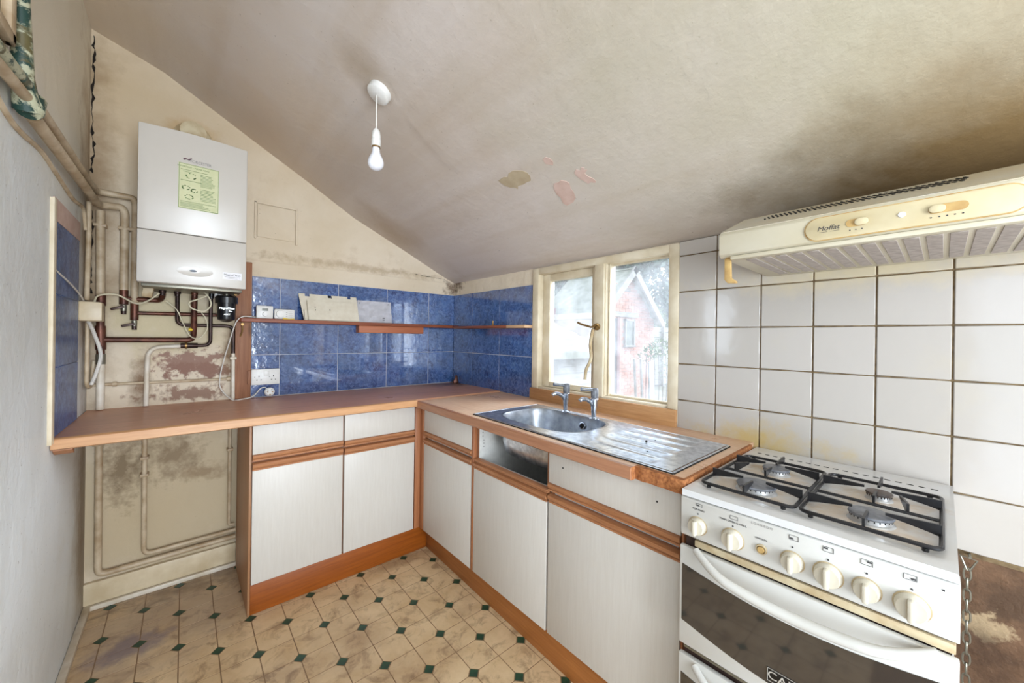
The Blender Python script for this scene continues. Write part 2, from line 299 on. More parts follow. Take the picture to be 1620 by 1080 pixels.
# ------------------------------------------------------------------ mesh helpers
class MB:
    def __init__(s): s.bm = bmesh.new()
    def box(s, x0, x1, y0, y1, z0, z1, bev=0.0, seg=2):
        x0, x1 = sorted((x0, x1)); y0, y1 = sorted((y0, y1)); z0, z1 = sorted((z0, z1))
        t = bmesh.new(); bmesh.ops.create_cube(t, size=1)
        for v in t.verts: v.co = Vector(((x0 + x1) / 2 + v.co.x * (x1 - x0), (y0 + y1) / 2 + v.co.y * (y1 - y0), (z0 + z1) / 2 + v.co.z * (z1 - z0)))
        if bev: bmesh.ops.bevel(t, geom=t.edges[:], offset=min(bev, 0.49 * min(x1 - x0, y1 - y0, z1 - z0)), segments=seg, profile=0.5, affect='EDGES')
        return s.add(t)
    def add(s, t, mat=None):
        if mat is not None: t.transform(mat)
        me = bpy.data.meshes.new('t'); t.to_mesh(me); t.free(); s.bm.from_mesh(me); bpy.data.meshes.remove(me); return s
    def obox(s, c, size, rot, bev=0.0):
        t = bmesh.new(); bmesh.ops.create_cube(t, size=1); t.transform(Matrix.Diagonal((*size, 1)))
        if bev: bmesh.ops.bevel(t, geom=t.edges[:], offset=bev, segments=2, profile=0.5, affect='EDGES')
        return s.add(t, Matrix.Translation(c) @ Euler(rot).to_matrix().to_4x4())
    def tube(s, pts, r, seg=12, caps=True, closed=False):
        pts = [Vector(p) for p in pts]; n = len(pts); rs = r if isinstance(r, (list, tuple)) else [r] * n
        d0 = (pts[1] - pts[0]).normalized(); a = d0.orthogonal().normalized(); rings = []
        for i, p in enumerate(pts):
            if closed: d = (pts[(i + 1) % n] - pts[i - 1]).normalized()
            elif i == 0: d = d0
            elif i == n - 1: d = (pts[-1] - pts[-2]).normalized()
            else: d = ((pts[i + 1] - p).normalized() + (p - pts[i - 1]).normalized()).normalized()
            a = (a - d * a.dot(d)).normalized(); b = d.cross(a)
            rings.append([s.bm.verts.new(p + (a * math.cos(6.28318 * j / seg) + b * math.sin(6.28318 * j / seg)) * rs[i]) for j in range(seg)])
        for i in range(n if closed else n - 1):
            A, B = rings[i], rings[(i + 1) % n]
            for j in range(seg): s.bm.faces.new((A[j], A[(j + 1) % seg], B[(j + 1) % seg], B[j]))
        if caps and not closed: s.bm.faces.new(rings[0][::-1]); s.bm.faces.new(rings[-1])
        return s
    def lathe(s, prof, c, axis=(0, 0, 1), seg=28, sc=(1, 1)):
        q = Vector((0, 0, 1)).rotation_difference(Vector(axis)).to_matrix(); c = Vector(c); rings = []
        for r, h in prof:
            if r < 1e-5: rings.append([s.bm.verts.new(c + q @ Vector((0, 0, h)))])
            else: rings.append([s.bm.verts.new(c + q @ Vector((r * sc[0] * math.cos(6.28318 * j / seg), r * sc[1] * math.sin(6.28318 * j / seg), h))) for j in range(seg)])
        for A, B in zip(rings, rings[1:]):
            for j in range(seg):
                a, b = A[j % len(A)], A[(j + 1) % len(A)]; c2, d = B[(j + 1) % len(B)], B[j % len(B)]
                vs = list(dict.fromkeys((a, b, c2, d)))
                if len(vs) > 2:
                    try: s.bm.faces.new(vs)
                    except ValueError: pass
        return s
    def prism(s, poly, plane, d0, d1, bev=0.0):
        f = {'x': lambda a, b, d: (d, a, b), 'y': lambda a, b, d: (a, d, b), 'z': lambda a, b, d: (a, b, d)}[plane]
        t = bmesh.new(); A = [t.verts.new(f(a, b, d0)) for a, b in poly]; B = [t.verts.new(f(a, b, d1)) for a, b in poly]; n = len(poly)
        t.faces.new(A); t.faces.new(B[::-1])
        for i in range(n): t.faces.new((A[i], B[i], B[(i + 1) % n], A[(i + 1) % n]))
        bmesh.ops.recalc_face_normals(t, faces=t.faces[:])
        if bev: bmesh.ops.bevel(t, geom=t.edges[:], offset=bev, segments=2, profile=0.5, affect='EDGES')
        return s.add(t)
    def put(s, name, mat, parent=None, label=None, smooth=40, recalc=True, kind=None, origin=None):
        if recalc: bmesh.ops.recalc_face_normals(s.bm, faces=s.bm.faces[:])
        me = bpy.data.meshes.new(name); s.bm.to_mesh(me); s.bm.free(); me.materials.append(M[mat] if isinstance(mat, str) else mat)
        o = bpy.data.objects.new(name, me); COL.objects.link(o)
        base = Vector(origin) if origin else None
        if parent is not None: o.parent = parent; off = wloc(parent)
        else: off = Vector((0, 0, 0))
        if base is None:
            xs = [v.co.x for v in me.vertices]; ys = [v.co.y for v in me.vertices]; zs = [v.co.z for v in me.vertices]
            base = Vector(((min(xs) + max(xs)) / 2, (min(ys) + max(ys)) / 2, min(zs)))
        me.transform(Matrix.Translation(-base)); o.location = base - off
        if smooth:
            for p in me.polygons: p.use_smooth = True
            me.set_sharp_from_angle(angle=math.radians(smooth))
        if label: o['label'] = label
        if kind: o['kind'] = kind
        return o
def wloc(o):
    v = Vector(o.location); p = o.parent
    while p: v += Vector(p.location); p = p.parent
    return v
def thing(name, label, cat, loc=(0, 0, 0), group=None):
    o = bpy.data.objects.new(name, None); COL.objects.link(o); o.location = loc; o.empty_display_size = 0.05
    o['label'] = label; o['category'] = cat
    if group: o['group'] = group
    return o
def tag(o, label, cat, group=None):
    o['label'] = label; o['category'] = cat
    if group: o['group'] = group
    return o
def struct(o): o['kind'] = 'structure'; return o
def box(name, mat, parent, x0, x1, y0, y1, z0, z1, bev=0.0, label=None, **k): return MB().box(x0, x1, y0, y1, z0, z1, bev).put(name, mat, parent, label, **k)
def bend(pts, rad=0.03, n=5):
    pts = [Vector(p) for p in pts]; out = [pts[0]]
    for i in range(1, len(pts) - 1):
        a, b, c = pts[i - 1], pts[i], pts[i + 1]; r = min(rad, (a - b).length * 0.45, (c - b).length * 0.45)
        p, q = b + (a - b).normalized() * r, b + (c - b).normalized() * r
        for j in range(n + 1): t = j / n; out.append(p * (1 - t) ** 2 + b * 2 * t * (1 - t) + q * t * t)
    out.append(pts[-1]); return out
def spline(pts, n=8):
    P = [Vector(p) for p in pts]; P = [P[0] * 2 - P[1]] + P + [P[-1] * 2 - P[-2]]; out = []
    for i in range(1, len(P) - 2):
        for j in range(n):
            t = j / n; a, b, c, d = P[i - 1:i + 3]
            out.append(0.5 * ((2 * b) + (c - a) * t + (2 * a - 5 * b + 4 * c - d) * t * t + (3 * b - a - 3 * c + d) * t ** 3))
    out.append(P[-2]); return out
def text(name, parent, s, size, loc, face, mat, ext=0.0004, label=None, sx=1.0, align='CENTER', shear=0):
    c = bpy.data.curves.new(name, 'FONT'); c.body = s; c.size = size; c.extrude = ext; c.align_x = align; c.align_y = 'CENTER'; c.shear = shear
    t = bpy.data.objects.new('t', c); COL.objects.link(t); bpy.context.view_layer.update()
    me = bpy.data.meshes.new_from_object(t.evaluated_get(bpy.context.evaluated_depsgraph_get())); bpy.data.objects.remove(t)
    rot = {'-x': Matrix(((0, 0, -1), (-1, 0, 0), (0, 1, 0))), '-y': Matrix(((1, 0, 0), (0, 0, -1), (0, 1, 0)))}[face].to_4x4()
    me.transform(rot @ Matrix.Diagonal((sx, 1, 1, 1))); me.materials.clear(); me.materials.append(M[mat])
    o = bpy.data.objects.new(name, me); COL.objects.link(o); o.parent = parent; o.location = Vector(loc) - (wloc(parent) if parent else Vector())
    if label: o['label'] = label
    return o
_tc = {}
def piece(name, parent, mat, x0, x1, y0, y1, z0, z1, bev=0.0015):
    key = (mat, round(x1 - x0, 4), round(y1 - y0, 4), round(z1 - z0, 4)); loc = Vector((x0, y0, z0))
    if key not in _tc:
        o = MB().box(x0, x1, y0, y1, z0, z1, bev, 1).put(name, mat, parent, origin=loc); _tc[key] = o.data; return o
    o = bpy.data.objects.new(name, _tc[key]); COL.objects.link(o); o.parent = parent; o.location = loc - (wloc(parent) if parent else Vector()); return o

# ================================================================== STRUCTURE
CP = [(-2.05, 2.60), (-1.90, 2.571), (-1.657, 2.487), (-1.3, 2.286), (-1.03, 2.138), (-0.759, 1.98), (-0.43, 1.833), (-0.106, 1.683), (0.0, 1.64)]
def ceilz(x):
    for (a, b), (c, d) in zip(CP, CP[1:]):
        if a <= x <= c: return b + (d - b) * (x - a) / (c - a)
    return CP[-1][1]
YF = -4.25
# floor with its printed tiles
floor = MB().box(-2.05, 0.12, YF - 0.1, 0.12, -0.10, -0.0012).put('floor', 'vinyl_line'); struct(floor)
PX, PY, X0, Y0 = 0.1166, 0.1195, -0.9925, -0.6545
cd = 0.0225; gp = 0.0020
tiles = {}
for kind in (0, 1):
    t = MB(); w, hh = PX - 2 * gp, PY - 2 * gp
    if kind == 0: poly = [(cd, 0), (w, 0), (w, hh - cd), (w - cd, hh), (0, hh), (0, cd)]      # cut at lower-left / upper-right
    else: poly = [(0, 0), (w - cd, 0), (w, cd), (w, hh), (cd, hh), (0, hh - cd)]
    t.prism([(a + gp, b + gp) for a, b in poly], 'z', -0.0025, 0.0)
    o = t.put('floor_tile', 'vinyl', floor, origin=(0, 0, 0), smooth=0); tiles[kind] = o.data; bpy.data.objects.remove(o)
dm = MB().prism([(cd - 0.002, 0), (0, cd - 0.002), (-cd + 0.002, 0), (0, -cd + 0.002)], 'z', -0.0025, 0.0002).put('floor_diamond', 'vinyl_green', floor, origin=(0, 0, 0), smooth=0)
dmd = dm.data; bpy.data.objects.remove(dm)
def inroom(x, y):
    return -1.90 < x < 0 and not (x > -0.42 and y > -2.2) and not (x > -1.30 and y > -0.45) and -2.35 < y < 0.06
for i in range(-10, 12):
    for j in range(-16, 8):
        x, y = X0 + i * PX, Y0 + j * PY
        if inroom(x + PX / 2, y + PY / 2) and y + PY < 0.07 and x > -1.99:
            o = bpy.data.objects.new('floor_tile', tiles[(i + j) % 2]); COL.objects.link(o); o.parent = floor; o.location = Vector((x, y, 0)) - wloc(floor)
        if (i + j) % 2 == 0 and inroom(x, y):
            o = bpy.data.objects.new('floor_diamond', dmd); COL.objects.link(o); o.parent = floor; o.location = Vector((x, y, 0)) - wloc(floor)
# ceiling
poly = [(a, b) for a, b in CP] + [(0.14, 1.63), (0.14, 1.80), (-2.05, 2.75)]
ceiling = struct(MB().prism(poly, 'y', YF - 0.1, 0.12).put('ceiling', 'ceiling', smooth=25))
def patch(name, mat, px, label, thick=0.0015):
    t = bmesh.new(); top = [t.verts.new((x, y, ceilz(x) - thick)) for x, y in px]; bot = [t.verts.new((x, y, ceilz(x) + 0.01)) for x, y in px]
    n = len(px); t.faces.new(top); t.faces.new(bot[::-1])
    for i in range(n): t.faces.new((top[i], bot[i], bot[(i + 1) % n], top[(i + 1) % n]))
    return MB().add(t).put(name, mat, ceiling, label, smooth=0)
PA = [(-0.571, -1.24), (-0.574, -1.28), (-0.567, -1.297), (-0.579, -1.316), (-0.581, -1.347), (-0.566, -1.382), (-0.549, -1.396), (-0.529, -1.393), (-0.513, -1.379), (-0.514, -1.358), (-0.511, -1.332), (-0.514, -1.302), (-0.502, -1.288), (-0.514, -1.281), (-0.522, -1.26), (-0.54, -1.245), (-0.558, -1.24)]
PB = [(-0.57, -1.502), (-0.574, -1.518), (-0.562, -1.53), (-0.545, -1.531), (-0.533, -1.521), (-0.541, -1.51), (-0.551, -1.496)]
PC = [(-0.473, -1.572), (-0.482, -1.587), (-0.472, -1.601), (-0.482, -1.612), (-0.476, -1.622), (-0.466, -1.616), (-0.465, -1.627), (-0.454, -1.608), (-0.437, -1.61), (-0.424, -1.622), (-0.408, -1.624), (-0.403, -1.617), (-0.411, -1.605), (-0.41, -1.589), (-0.429, -1.581), (-0.44, -1.575), (-0.458, -1.571)]
PD = [(-0.463, -1.46), (-0.46, -1.482), (-0.465, -1.499), (-0.452, -1.516), (-0.439, -1.521), (-0.417, -1.509), (-0.4, -1.508), (-0.37, -1.496), (-0.353, -1.469), (-0.348, -1.431), (-0.365, -1.424), (-0.393, -1.435), (-0.417, -1.431), (-0.444, -1.441)]
patch('peeled_patch', 'tan_plaster', PA, 'tan patch where ceiling paint has peeled')
patch('peeled_patch', 'pink_plaster', PD, 'pink patch where ceiling paint has peeled')
patch('peeled_patch', 'pink_plaster', PB, 'small pink peeled patch')
patch('peeled_patch', 'pink_plaster', PC, 'ragged pink peeled patch')

# back wall
wb = MB().prism([(-2.05, -0.1), (0.12, -0.1), (0.12, 1.70)] + [(a, b + 0.01) for a, b in CP[::-1]], 'y', 0.0, 0.12).put('wall_back', 'wall_back'); struct(wb)
# right wall with window opening
WY0, WY1, WZ0, WZ1 = -1.757, -0.884, 0.86, 1.632
wr = MB()
wr.box(0, 0.12, WY1, 0.12, -0.1, 1.66); wr.box(0, 0.12, YF - 0.1, WY0, -0.1, 1.66); wr.box(0, 0.12, WY0, WY1, -0.1, WZ0); wr.box(0, 0.12, WY0, WY1, WZ1, 1.66)
wr = struct(wr.put('wall_right', 'wall_right'))
# left wall with slit window and glazed door openings
wl = MB(); LX = -1.895
wl.box(-2.05, LX, -1.07, 0.12, -0.1, 2.6); wl.box(-2.05, LX, -1.31, -1.07, -0.1, 1.08); wl.box(-2.05, LX, -1.31, -1.07, 1.64, 2.6)
wl.box(-2.05, LX, -2.55, -1.31, -0.1, 2.6); wl.box(-2.05, LX, -3.35, -2.55, 2.05, 2.6); wl.box(-2.05, LX, YF - 0.1, -3.35, -0.1, 2.6); wl.box(-2.05, LX, -3.35, -2.55, -0.1, 0.2)
wl = struct(wl.put('wall_left', 'wall_left'))
wf = MB(); wf.box(-2.05, -1.8, YF - 0.1, YF, -0.1, 2.6); wf.prism([(-0.86, -0.1), (0.12, -0.1), (0.12, 1.64), (0, 1.65), (-0.43, 1.84), (-0.86, 2.04)], 'y', YF - 0.1, YF); wf.box(-1.8, -0.86, YF - 0.1, YF, -0.1, 0.30)
wf.prism([(-1.8, 1.98), (-0.86, 1.98), (-0.86, 2.04), (-1.8, 2.56)], 'y', YF - 0.1, YF)
wf = struct(wf.put('wall_front', 'wall_left'))
for nm, a in (('window_2', (-2.0, -1.96, -1.31, -1.07, 1.08, 1.64)),):
    w = struct(MB().box(*a[:2], a[2], a[2] + 0.02, a[4], a[5]).box(*a[:2], a[3] - 0.02, a[3], a[4], a[5]).box(*a[:4], a[4], a[4] + 0.02).box(*a[:4], a[5] - 0.02, a[5]).put(nm, 'win_paint'))
d = struct(MB().box(-2.0, -1.95, -3.35, -3.25, 0.2, 2.05).box(-2.0, -1.95, -2.63, -2.55, 0.2, 2.05).box(-2.0, -1.95, -3.25, -2.63, 0.2, 0.32).box(-2.0, -1.95, -3.25, -2.63, 1.97, 2.05).put('door_1', 'win_paint'))
w3 = struct(MB().box(-1.8, -1.76, YF - 0.08, YF - 0.02, 0.30, 1.98).box(-0.90, -0.86, YF - 0.08, YF - 0.02, 0.30, 1.98).box(-1.76, -0.90, YF - 0.08, YF - 0.02, 0.30, 0.34).box(-1.76, -0.90, YF - 0.08, YF - 0.02, 1.94, 1.98).put('window_3', 'win_paint'))

# tiles: back wall blue
G = 0.0022
zr = [(0.882, 1.1125), (1.1145, 1.296), (1.312, 1.545)]
bxs = [-1.296, -1.161, -0.848, -0.534, -0.220, 0.0]
struct(box('grout_bed', 'grout_light', wb, -1.297, 0, -0.0035, 0.001, 0.87, 1.546))['kind'] = 'structure'
for a, b in zip(bxs, bxs[1:]):
    for z0, z1 in zr: piece('blue_tile', wb, 'blue', a + G, b - G, -0.007, 0.002, z0 + G / 2, z1 - G / 2)
rys = [0.0, -0.255, -0.567, -0.879]
box('grout_bed', 'grout_light', wr, -0.0035, 0.001, -0.8795, -0.008, 0.86, 1.546)
zr2 = [(0.862, 1.1125), (1.1145, 1.288), (1.304, 1.545)]
for a, b in zip(rys, rys[1:]):
    for z0, z1 in zr2: piece('blue_tile', wr, 'blue', -0.007, 0.002, b + G, min(a, -0.008) - G, z0 + G / 2, z1 - G / 2)
box('grout_bed', 'grout_light', wl, LX - 0.001, LX + 0.0035, -0.60, -0.235, 0.875, 1.59)
for z0, z1 in ((0.882, 1.1095), (1.1115, 1.3485), (1.3505, 1.588)): piece('blue_tile', wl, 'blue_reflection_cut', LX - 0.002, LX + 0.007, -0.598, -0.237, z0, z1)
box('tile_edging', 'win_paint', wl, LX - 0.001, LX + 0.010, -0.632, -0.600, 0.865, 1.655, 0.002)
box('bare_strip', 'pink_plaster', wl, LX - 0.001, LX + 0.004, -0.598, -0.20, 1.592, 1.665)
# white tiles
TW = 0.15003; TY = -1.9065
box('grout_bed', 'grout_dark', wr, -0.004, 0.001, -3.6, -1.758, 0.668, 1.64)
zt = [1.4288 + 0.15 * k_ for k_ in (1, 0, -1, -2, -3, -4)]
ys = [WY0, TY] + [TY - TW * k_ for k_ in range(1, 11)]
for a, b in zip(ys, ys[1:]):
    for q in range(-5, 2):
        z1 = 1.4288 + 0.15 * q + 0.15; z0 = z1 - 0.15
        if z0 < 0.66: continue
        z1 = min(z1, 1.641)
        if z1 - z0 < 0.02: continue
        piece('white_tile', wr, 'white_tile', -0.008, 0.002, b + 0.0019, a - 0.0019, z0 + 0.0019, z1 - 0.0019, 0.002)
# skirting, trunking strips, post
box('baseboard_back', 'cream_paint', None, -1.895, -1.352, -0.022, 0.0, 0.018, 0.115, 0.004)['kind'] = 'structure'
box('trim_1', 'pipe_white', None, -1.872, -1.352, -0.040, -0.0225, 0.0, 0.020, 0.003)['kind'] = 'structure'
box('trim_2', 'pipe_white', None, -1.894, -1.870, -2.4, -0.0, 0.0, 0.020, 0.003)['kind'] = 'structure'
box('trim_3', 'post', None, -1.368, -1.2975, -0.028, 0.0, 0.882, 1.615, 0.003)['kind'] = 'structure'
# cracks in the left corner
def crack(parent, pts, w, name='crack'):
    mb = MB(); rr = random.Random(len(pts)); P = spline(pts, 9)
    P = [p + Vector((rr.uniform(-1, 1) * 0.0035, 0, rr.uniform(-1, 1) * 0.003)) for p in P]
    mb.tube(P, [w * (0.15 + rr.random() ** 2) for _ in P], 5); return mb.put(name, 'crack', parent)
crack(wb, [(-1.888, -0.001, 2.54), (-1.886, -0.001, 2.4), (-1.890, -0.001, 2.2), (-1.884, -0.001, 2.05), (-1.888, -0.001, 1.93)], 0.006)
crack(wb, [(-1.889, -0.001, 1.80), (-1.885, -0.001, 1.68), (-1.889, -0.001, 1.52), (-1.887, -0.001, 1.40)], 0.005)
crack(wb, [(-0.03, -0.002, 1.635), (-0.10, -0.002, 1.662), (-0.2, -0.002, 1.665), (-0.33, -0.002, 1.674)], 0.002)
# painted-over vent plate and picture rail ledge on back wall
vp = MB().box(-1.275, -1.093, -0.006, 0.001, 1.765, 1.945, 0.003).box(-1.289, -1.279, -0.010, 0.001, 1.755, 1.958, 0.002).box(-1.289, -1.078, -0.010, 0.001, 1.949, 1.960, 0.002).box(-1.089, -1.078, -0.010, 0.001, 1.748, 1.955, 0.002)
tag(vp.put('vent_cover', 'wall_back'), 'square vent cover painted over in the wall cream, right of the boiler', 'vent cover')
MB().prism([(-0.004, 1.632), (0.002, 1.632), (0.002, 1.650)], 'x', -1.36, -0.02).put('plaster_ledge', 'wall_back', wb)

# ================================================================== KITCHEN WINDOW
win = MB()
win.box(-0.012, 0.09, -0.930, WY1 + 0.002, 0.93, WZ1 + 0.002, 0.003)
win.box(-0.012, 0.09, WY0 - 0.002, -1.716, 0.93, WZ1 + 0.002, 0.003)
win.box(-0.012, 0.09, -1.716, -0.930, 1.600, WZ1 + 0.002, 0.003)
win.box(-0.004, 0.09, -1.716, -0.930, WZ0, 0.945, 0.002)
win = struct(win.put('window_1', 'win_paint'))
box('mullion', 'win_paint', win, -0.012, 0.09, -1.385, -1.328, 0.94, 1.602, 0.003)
sash = MB().box(0.028, 0.068, -0.985, -0.932, 0.946, 1.600, 0.003).box(0.028, 0.068, -1.326, -1.285, 0.946, 1.600, 0.003).box(0.028, 0.068, -1.285, -0.985, 1.560, 1.600, 0.003).box(0.028, 0.068, -1.285, -0.985, 0.946, 0.975, 0.003)
sash = sash.put('sash', 'win_paint', win)
bd = MB()
for yy in (-1.400, -1.390): bd.box(0.02 if yy < -1.395 else 0.0, 0.05, yy, yy + 0.006, 0.946, 1.60, 0.001)
bd.box(0.03, 0.05, -1.715, -1.708, 0.946, 1.60).box(0.03, 0.05, -1.715, -1.39, 1.592, 1.60).box(0.03, 0.05, -1.715, -1.39, 0.946, 0.954)
bd.put('glazing_bead', 'win_paint', win)
box('window_pane', 'glass', sash, 0.046, 0.049, -1.287, -0.983, 0.973, 1.562)
box('window_pane', 'glass', win, 0.046, 0.049, -1.716, -1.385, 0.946, 1.60)
lt = MB().tube(spline([(-0.016, -1.365, 1.285), (-0.030, -1.36, 1.300), (-0.030, -1.33, 1.287), (-0.022, -1.30, 1.292), (-0.030, -1.265, 1.302), (-0.03, -1.24, 1.312)], 5), 0.0055, 8).lathe([(0, 0), (0.018, 0), (0.018, 0.006), (0.008, 0.012), (0, 0.012)], (-0.012, -1.350, 1.288), (-1, 0, 0), 14)
lt.put('window_latch', 'brass', win)
rope = MB().tube(spline([(-0.02, -1.330, 1.275), (-0.024, -1.318, 1.20), (-0.022, -1.322, 1.13), (-0.026, -1.296, 1.07), (-0.024, -1.288, 1.02)], 6), 0.008, 8)
tag(rope.put('strap', 'cream_trim'), 'frayed pale strap dangling from the window latch', 'strap')
tag(box('splash_board', 'sill_oak', None, -0.030, -0.0125, WY0 - 0.005, -0.884, 0.862, 0.936, 0.003), 'oak board fixed along the foot of the window behind the sink', 'board')

# ================================================================== PIPES ON BACK WALL
def pipe(name, label, pts, r, mat, rad=0.03, clips=(), cmat=None, fit=(), parts=None, group=None):
    t = thing(name, label, 'pipe', pts[0], group)
    MB().tube(bend(pts, rad), r, 12).put('tube', mat, t)
    for c in clips:
        MB().box(c[0] - r - 0.006, c[0] + r + 0.006, -0.046, 0.0, c[2] - 0.007, c[2] + 0.007, 0.003).put('clip', cmat or mat, t)
    for (a, b, rr, mm) in fit: MB().tube([a, b], rr, 14).put('fitting', mm, t)
    return t
PYY = -0.032
pipe('heating_pipe', 'thick cream-painted pipe running down the far left corner to the copper tee', [(-1.857, PYY, 1.765), (-1.853, PYY, 1.39)], 0.0150, 'pipe_paint', clips=[(-1.857, 0, 1.70)])
t = pipe('copper_tee_pipe', 'brown copper tee pipe under the junction box with branch to the boiler', [(-1.853, PYY, 1.385), (-1.850, PYY, 1.09)], 0.0135, 'copper', fit=[((-1.852, PYY, 1.255), (-1.850, PYY, 1.15), 0.0175, 'copper'), ((-1.852, PYY, 1.39), (-1.852, PYY, 1.345), 0.0165, 'copper'), ((-1.850, PYY, 1.13), (-1.850, PYY, 1.085), 0.016, 'galv')])
MB().tube(bend([(-1.85, PYY, 1.194), (-1.538, PYY, 1.194), (-1.536, PYY - 0.02, 1.25), (-1.536, -0.10, 1.44)], 0.035), 0.0125, 12).put('branch', 'copper', t)
pipe('heating_pipe', 'white pipe from the copper tee straight down through the worktop', [(-1.850, PYY, 1.085), (-1.850, PYY, 0.884)], 0.0135, 'pipe_white')
pipe('heating_pipe', 'cream pipe along left wall that turns down left of the boiler, lower of the pair', [(-1.868, -0.96, 1.775), (-1.862, -0.05, 1.785), (-1.79, PYY, 1.795), (-1.781, PYY, 1.77), (-1.781, PYY, 1.415)], 0.0150, 'pipe_paint', clips=[(-1.781, 0, 1.70)])
pipe('heating_pipe', 'cream pipe along left wall that turns down behind the boiler edge, upper of the pair', [(-1.872, -0.95, 1.826), (-1.870, -0.05, 1.842), (-1.755, PYY, 1.846), (-1.747, PYY, 1.82), (-1.747, PYY, 1.36)], 0.0135, 'pipe_paint', clips=[(-1.745, 0, 1.70)])
t = pipe('copper_elbow_pipe', 'copper elbow with drain tap joining the first pipe to the boiler', [(-1.781, PYY, 1.42), (-1.781, PYY, 1.355)], 0.0155, 'copper', fit=[((-1.781, PYY, 1.352), (-1.781, PYY, 1.325), 0.010, 'galv')])
MB().tube(bend([(-1.781, PYY, 1.382), (-1.660, PYY, 1.382), (-1.650, PYY - 0.03, 1.40), (-1.650, -0.09, 1.448)], 0.03), 0.0115, 12).put('branch', 'copper', t)
MB().obox((-1.80, PYY - 0.012, 1.338), (0.045, 0.010, 0.011), (0, -0.35, 0), 0.002).lathe([(0, 0), (0.009, 0), (0.009, 0.02), (0, 0.02)], (-1.781, PYY, 1.31), (0, 0, 1), 12).put('drain_tap', 'dark_copper', t)
t = pipe('copper_elbow_pipe', 'copper tee with drain tap and long branch behind the black filter', [(-1.746, PYY, 1.36), (-1.746, PYY, 1.285)], 0.0145, 'copper', fit=[((-1.746, PYY, 1.283), (-1.746, PYY, 1.258), 0.010, 'galv')])
MB().tube([(-1.746, PYY, 1.318), (-1.40, PYY, 1.324)], 0.009, 10).put('branch', 'copper', t)
MB().obox((-1.765, PYY - 0.012, 1.262), (0.045, 0.010, 0.011), (0, -0.3, 0), 0.002).lathe([(0, 0), (0.009, 0), (0.009, 0.02), (0, 0.02)], (-1.746, PYY, 1.24), (0, 0, 1), 12).put('drain_tap', 'dark_copper', t)
pipe('dark_copper_pipe', 'dark copper pipe dropping from the boiler, then right behind the filter to the post', [(-1.598, -0.07, 1.44), (-1.598, PYY, 1.268), (-1.378, PYY, 1.268), (-1.376, PYY, 1.125)], 0.0085, 'dark_copper')
t = pipe('dark_copper_pipe', 'blackened copper pipe falling left of the filter and turning into the cream pipe', [(-1.472, -0.07, 1.44), (-1.471, PYY - 0.01, 1.168), (-1.585, PYY, 1.166)], 0.0085, 'dark_copper', fit=[((-1.585, PYY, 1.166), (-1.52, PYY, 1.167), 0.0125, 'dark_copper'), ((-1.568, PYY, 1.166), (-1.560, PYY, 1.166), 0.016, 'brass')])
pipe('water_pipe', 'thin white pipe curving left from the valve and down to the worktop', [(-1.585, PYY, 1.164), (-1.70, PYY, 1.158), (-1.704, PYY, 0.884)], 0.0095, 'pipe_white', rad=0.06)
pipe('water_pipe', 'thin white pipe beside the wooden post above the worktop', [(-1.376, PYY, 1.125), (-1.375, PYY, 0.884)], 0.0085, 'pipe_white', clips=[(-1.376, 0, 1.10)])
t = pipe('water_pipe', 'slim painted pipe running level along the wall above the damp patch', [(-1.885, -0.014, 0.992), (-1.398, -0.014, 0.990)], 0.0065, 'pipe_paint', fit=[((-1.80, -0.014, 0.992), (-1.815, -0.014, 0.992), 0.011, 'pipe_paint'), ((-1.40, -0.014, 0.99), (-1.385, -0.014, 0.99), 0.012, 'pipe_paint')])
pipe('skirting_pipe', 'cream pipe below the worktop at far left turning right above the skirting', [(-1.852, PYY, 0.838), (-1.850, PYY, 0.148), (-1.357, PYY, 0.157)], 0.0125, 'pipe_paint', clips=[(-1.852, 0, 0.73)])
pipe('skirting_pipe', 'cream pipe below the worktop in the middle turning right at the skirting', [(-1.706, PYY, 0.838), (-1.704, PYY, 0.186), (-1.357, PYY, 0.192)], 0.0095, 'pipe_paint', clips=[(-1.706, 0, 0.64), (-1.706, 0, 0.56)])
pipe('skirting_pipe', 'thin cream pipe below the worktop beside the cabinet side', [(-1.384, PYY, 0.838), (-1.384, PYY, 0.225), (-1.362, PYY, 0.222)], 0.0075, 'pipe_paint', clips=[(-1.384, 0, 0.62)])
pipe('painted_conduit', 'cream painted conduit looping down the left corner below the junction box', [(-1.882, -0.10, 1.27), (-1.882, -0.10, 0.992), (-1.878, -0.03, 0.985), (-1.872, -0.02, 1.10)], 0.007, 'pipe_paint', rad=0.05)
pipe('painted_conduit', 'cream painted conduit down the corner above the junction box', [(-1.882, -0.10, 1.78), (-1.883, -0.09, 1.6), (-1.882, -0.12, 1.36)], 0.0085, 'pipe_paint', rad=0.1)

# upper left: peeling pipes on left wall
t = thing('peeling_pipe', 'old vertical pipe with flaking green paint high on the left wall', 'pipe', (-1.87, -1.03, 1.76))
MB().tube([(-1.870, -1.072, 2.30), (-1.870, -1.052, 2.0), (-1.870, -1.030, 1.84), (-1.868, -1.0, 1.77)], [0.014, 0.015, 0.019, 0.024], 12).put('tube', 'peel', t)
MB().lathe([(0, 0), (0.02, 0), (0.026, 0.01), (0.026, 0.05), (0.018, 0.06), (0, 0.06)], (-1.866, -1.005, 1.765), (0, 0.5, 1), 14).put('joint', 'peel', t)
t = thing('peeling_pipe', 'short level pipe end with flaking green paint at the left picture edge', 'pipe', (-1.87, -1.2, 1.80))
MB().tube([(-1.868, -1.30, 1.80), (-1.868, -1.03, 1.822)], 0.016, 12).put('tube', 'peel', t)
MB().tube([(-1.864, -1.30, 1.765), (-1.866, -1.03, 1.795)], 0.012, 12).put('lower_tube', 'pipe_paint', t)
t = thing('wall_panel', 'small framed timber panel at the very top left of the left wall', 'panel', (-1.89, -1.15, 1.86))
